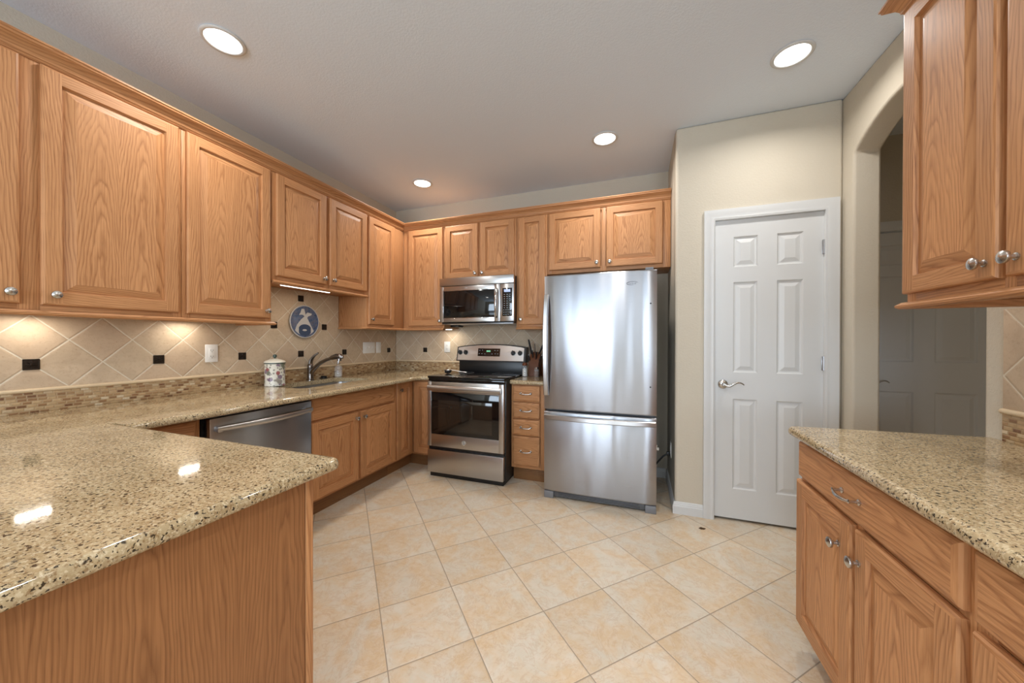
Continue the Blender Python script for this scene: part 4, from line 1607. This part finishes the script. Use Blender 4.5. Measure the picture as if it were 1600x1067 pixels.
t = thing('soap_dispenser', 'clear soap dispenser bottle behind the right end of the sink', 'soap dispenser', (-2.615, 2.515, CT))
sx_, sy_ = -2.640, 2.535
m = MB(); m.lathe([(.030, 0), (.034, .004), (.034, .085), (.030, .100), (.016, .108), (.014, .118)], (sx_, sy_, CT), 2, 24); m.build('bottle', 'glass', t)
m = MB(); m.lathe([(.0285, .004), (.031, .006), (.031, .045), (.0001, .0455)], (sx_, sy_, CT), 2, 20); m.build('soap', 'soap', t)
m = MB(); m.lathe([(.015, .1185), (.016, .121), (.016, .132), (.006, .135), (.005, .160), (.009, .163), (.009, .168), (.0001, .170)], (sx_, sy_, CT), 2, 18)
m.tube([(sx_, sy_, CT + .165), (sx_ + .03, sy_ - .004, CT + .165), (sx_ + .045, sy_ - .006, CT + .158)], [.006, .005, .004], 10)
m.build('pump', 'chrome', t)

m = MB(); m.lathe([(.031, 0), (.032, .004), (.024, .006), (.024, .018), (.026, .022), (.020, .024), (.0001, .0245)], (-2.652, 2.385, CT), 2, 20)
tag(m.build('drain_stopper', 'black'), 'small black drain stopper on the counter between faucet and soap', 'stopper')

# decorative plate on the backsplash
t = thing('decorative_plate', 'round blue glazed plate with a pale abstract figure on the backsplash', 'plate', (TH_, 2.212, 1.26))
pc = (2.213, 1.393)
PR = .138
m = MB(ML); m.lathe([(.08, 0), (.10, .004), (PR - .002, .012), (PR, .015), (PR - .003, .0175), (.10, .0135), (.0001, .0125)], (pc[0], pc[1], TH_ + .0005), 2, 48); m.build('dish', 'blue_glaze', t)


def plate_shape(pts, h, name, mat):
    m = MB(ML)
    n = len(pts)
    P = [(pc[0] + a * PR, pc[1] + b * PR) for a, b in pts]
    bm = bmesh.new()
    vs = [bm.verts.new((a, b, TH_ + h + .0165)) for a, b in P]
    lo = [bm.verts.new((a, b, TH_ + .0132)) for a, b in P]
    bm.faces.new(vs)
    for i in range(n):
        bm.faces.new((lo[i], lo[(i + 1) % n], vs[(i + 1) % n], vs[i]))
    bmesh.ops.recalc_face_normals(bm, faces=list(bm.faces))
    m.add_bm(bm, 1, smooth=False)
    return m.build(name, mat, t)


m = MB(ML); m.lathe([(PR - .006, .0135), (PR + .001, .0145), (PR + .002, .0165), (PR - .001, .019), (PR - .006, .018), (PR - .006, .0135)], (pc[0], pc[1], TH_ + .0005), 2, 48, caps=False); m.build('rim', 'grey_glaze', t)
fig = [(-.02, .32), (-.10, .40), (-.22, .42), (-.40, .40), (-.30, .52), (-.22, .78), (-.04, .78), (.02, .56), (.06, .38), (.10, .50), (.20, .58), (.50, .52), (.44, .42), (.24, .34),
       (.16, .24), (.36, -.10), (.56, -.45), (.68, -.62), (.50, -.80), (.28, -.93), (0, -.985), (-.28, -.95), (-.52, -.82), (-.70, -.64), (-.52, -.20), (-.26, .12)]
plate_shape(fig, -.0005, 'figure', 'grey_glaze')
bel = [(.0 + .43 * cos(a) * (1 if abs(cos(a)) < .75 else .97), -.52 + .36 * sin(a)) for a in [2 * pi * i / 28 for i in range(28)]]
bel = [(max(-.41, min(.41, x * 1.1)), y) for x, y in bel]
plate_shape(bel, .0005, 'belly', 'navy_glaze')
plate_shape([(-.02 + .15 * cos(2 * pi * i / 16), -.52 + .06 * sin(2 * pi * i / 16)) for i in range(16)], .0015, 'eye', 'grey_glaze')

# spoon and tea strainer on the cooktop
t = thing('ladle', 'small polished metal ladle lying on the left of the cooktop', 'ladle', (-1.72, 2.97, .9146))
lx, ly = -1.735, 2.985
m = MB(); m.lathe([(.012, .0002), (.026, .006), (.036, .020), (.040, .034), (.043, .035), (.039, .030), (.034, .020), (.024, .009), (.0001, .005)], (lx, ly, .9148), 2, 24); m.build('bowl', 'nickel', t)
m = MB(); m.tube([(lx + .04, ly + .005, .948), (lx + .08, ly + .012, .944), (lx + .14, ly + .02, .934), (lx + .19, ly + .026, .930)], [.004, .004, .006, .008], 10, (1.3, .6)); m.build('handle', 'steel', t)

# knife block, jars on the small counter
KX, KY = -.955, 3.30
t = thing('knife_block', 'wooden knife block full of black-handled knives beside the range', 'knife block', (KX, KY, CT))
m = MB(MR)
bm = bmesh.new()
prof = [(-3.24, CT + .001), (-3.36, CT + .001), (-3.40, CT + .17), (-3.335, CT + .23), (-3.255, CT + .12)]
lo = [bm.verts.new((a, b, -(KX - .045))) for a, b in prof]
hi = [bm.verts.new((a, b, -(KX + .055))) for a, b in prof]
bm.faces.new(lo); bm.faces.new(hi)
for i in range(5):
    bm.faces.new((lo[i], lo[(i + 1) % 5], hi[(i + 1) % 5], hi[i]))
bmesh.ops.recalc_face_normals(bm, faces=list(bm.faces))
m.add_bm(bm, 1, (-3.3, 1.0, 0), (.05, 2, 1), False)
m.build('block', 'block_wood', t)
KN = [(-.034, 0, .152, .0145), (.0, .0, .110, .011), (.036, .0, .128, .0145), (-.012, -.022, .09, .011), (.020, -.03, .09, .011), (.046, -.035, .075, .010), (-.034, -.04, .08, .010)]
for i, (dx, dz, ln, r) in enumerate(KN):
    m = MB()
    b0 = Vector((KX + dx, 3.335 - .055 * (-dz / .04), CT + .205 + dz * 2.0))
    dr = Vector((.22 * (dx / .045) + (.30 if i in (2, 5) else -.02), -.12, .95)).normalized()
    m.tube([b0 - dr * .02, b0, b0 + dr * ln * .3, b0 + dr * ln * .7, b0 + dr * ln], [r * .6, r, r * .85, r, r * .8], 10, (1.0, .65))
    k = m.build('knife', 'steel' if i == 1 else 'black', t)
    m = MB(); m.tube([b0 + dr * ln * .98, b0 + dr * (ln + .003)], [r * .72, r * .6], 8); m.build('end_cap', 'nickel', k)

t = thing('spice_jar', 'clear glass shaker of white salt in front of the knife block', 'jar', (-1.016, 3.19, CT))
jx, jy = -1.016, 3.19
m = MB(); m.lathe([(.024, 0), (.027, .003), (.027, .01), (.024, .05), (.022, .085), (.020, .105)], (jx, jy, CT), 2, 20); m.build('jar', 'glass', t)
m = MB(); m.lathe([(.0225, .006), (.0225, .075), (.0001, .076)], (jx, jy, CT), 2, 16); m.build('salt', 'salt', t)
m = MB(); m.lathe([(.0235, .1055), (.0245, .108), (.0235, .126), (.012, .133), (.0001, .134)], (jx, jy, CT), 2, 20); m.build('lid', 'block_wood', t)
t = thing('spice_jar', 'small amber spice jar with brown contents right of the glass shaker', 'jar', (-.905, 3.21, CT))
jx, jy = -.905, 3.21
m = MB(); m.lathe([(.022, 0), (.024, .003), (.024, .06), (.018, .072)], (jx, jy, CT), 2, 20); m.build('jar', 'glass', t)
m = MB(); m.lathe([(.0205, .005), (.0205, .055), (.0001, .056)], (jx, jy, CT), 2, 16); m.build('spice', 'spice', t)
m = MB(); m.lathe([(.0195, .0725), (.021, .074), (.021, .092), (.0001, .093)], (jx, jy, CT), 2, 20); m.build('lid', 'chrome', t)
t = thing('bottle', 'dark brown glass bottle tucked against the refrigerator', 'bottle', (-.845, 3.27, CT))
jx, jy = -.845, 3.27
M['brown_glass'] = plain('brown_glass', lin(70, 34, 14), .08, 0, .5, .3)
m = MB(); m.lathe([(.026, 0), (.029, .004), (.029, .11), (.022, .135), (.011, .155), (.0105, .19)], (jx, jy, CT), 2, 20); m.build('body', 'brown_glass', t)
m = MB(); m.lathe([(.0125, .188), (.013, .19), (.013, .208), (.0001, .209)], (jx, jy, CT), 2, 16); m.build('cap', 'green_dark', t)

# dry leaf scrap on the floor
m = MB()
L0 = (.402, 2.59)
ptsl = [(-.022, -.004), (-.008, -.014), (.010, -.010), (.022, .002), (.010, .012), (-.006, .010)]
bm = bmesh.new()
cv = bm.verts.new((L0[0], L0[1], .0075))
vs = [bm.verts.new((L0[0] + a, L0[1] + b, .0012 + .004 * (i % 2))) for i, (a, b) in enumerate(ptsl)]
lo = [bm.verts.new((L0[0] + a * .9, L0[1] + b * .9, .0004)) for i, (a, b) in enumerate(ptsl)]
for i in range(6):
    bm.faces.new((cv, vs[i], vs[(i + 1) % 6]))
    bm.faces.new((vs[i], lo[i], lo[(i + 1) % 6], vs[(i + 1) % 6]))
bm.faces.new(lo[::-1])
m.add_bm(bm, 1, smooth=False)
tag(m.build('leaf_scrap', 'leaf'), 'small dark dry leaf scrap lying on the floor tiles near the pantry door', 'leaf')
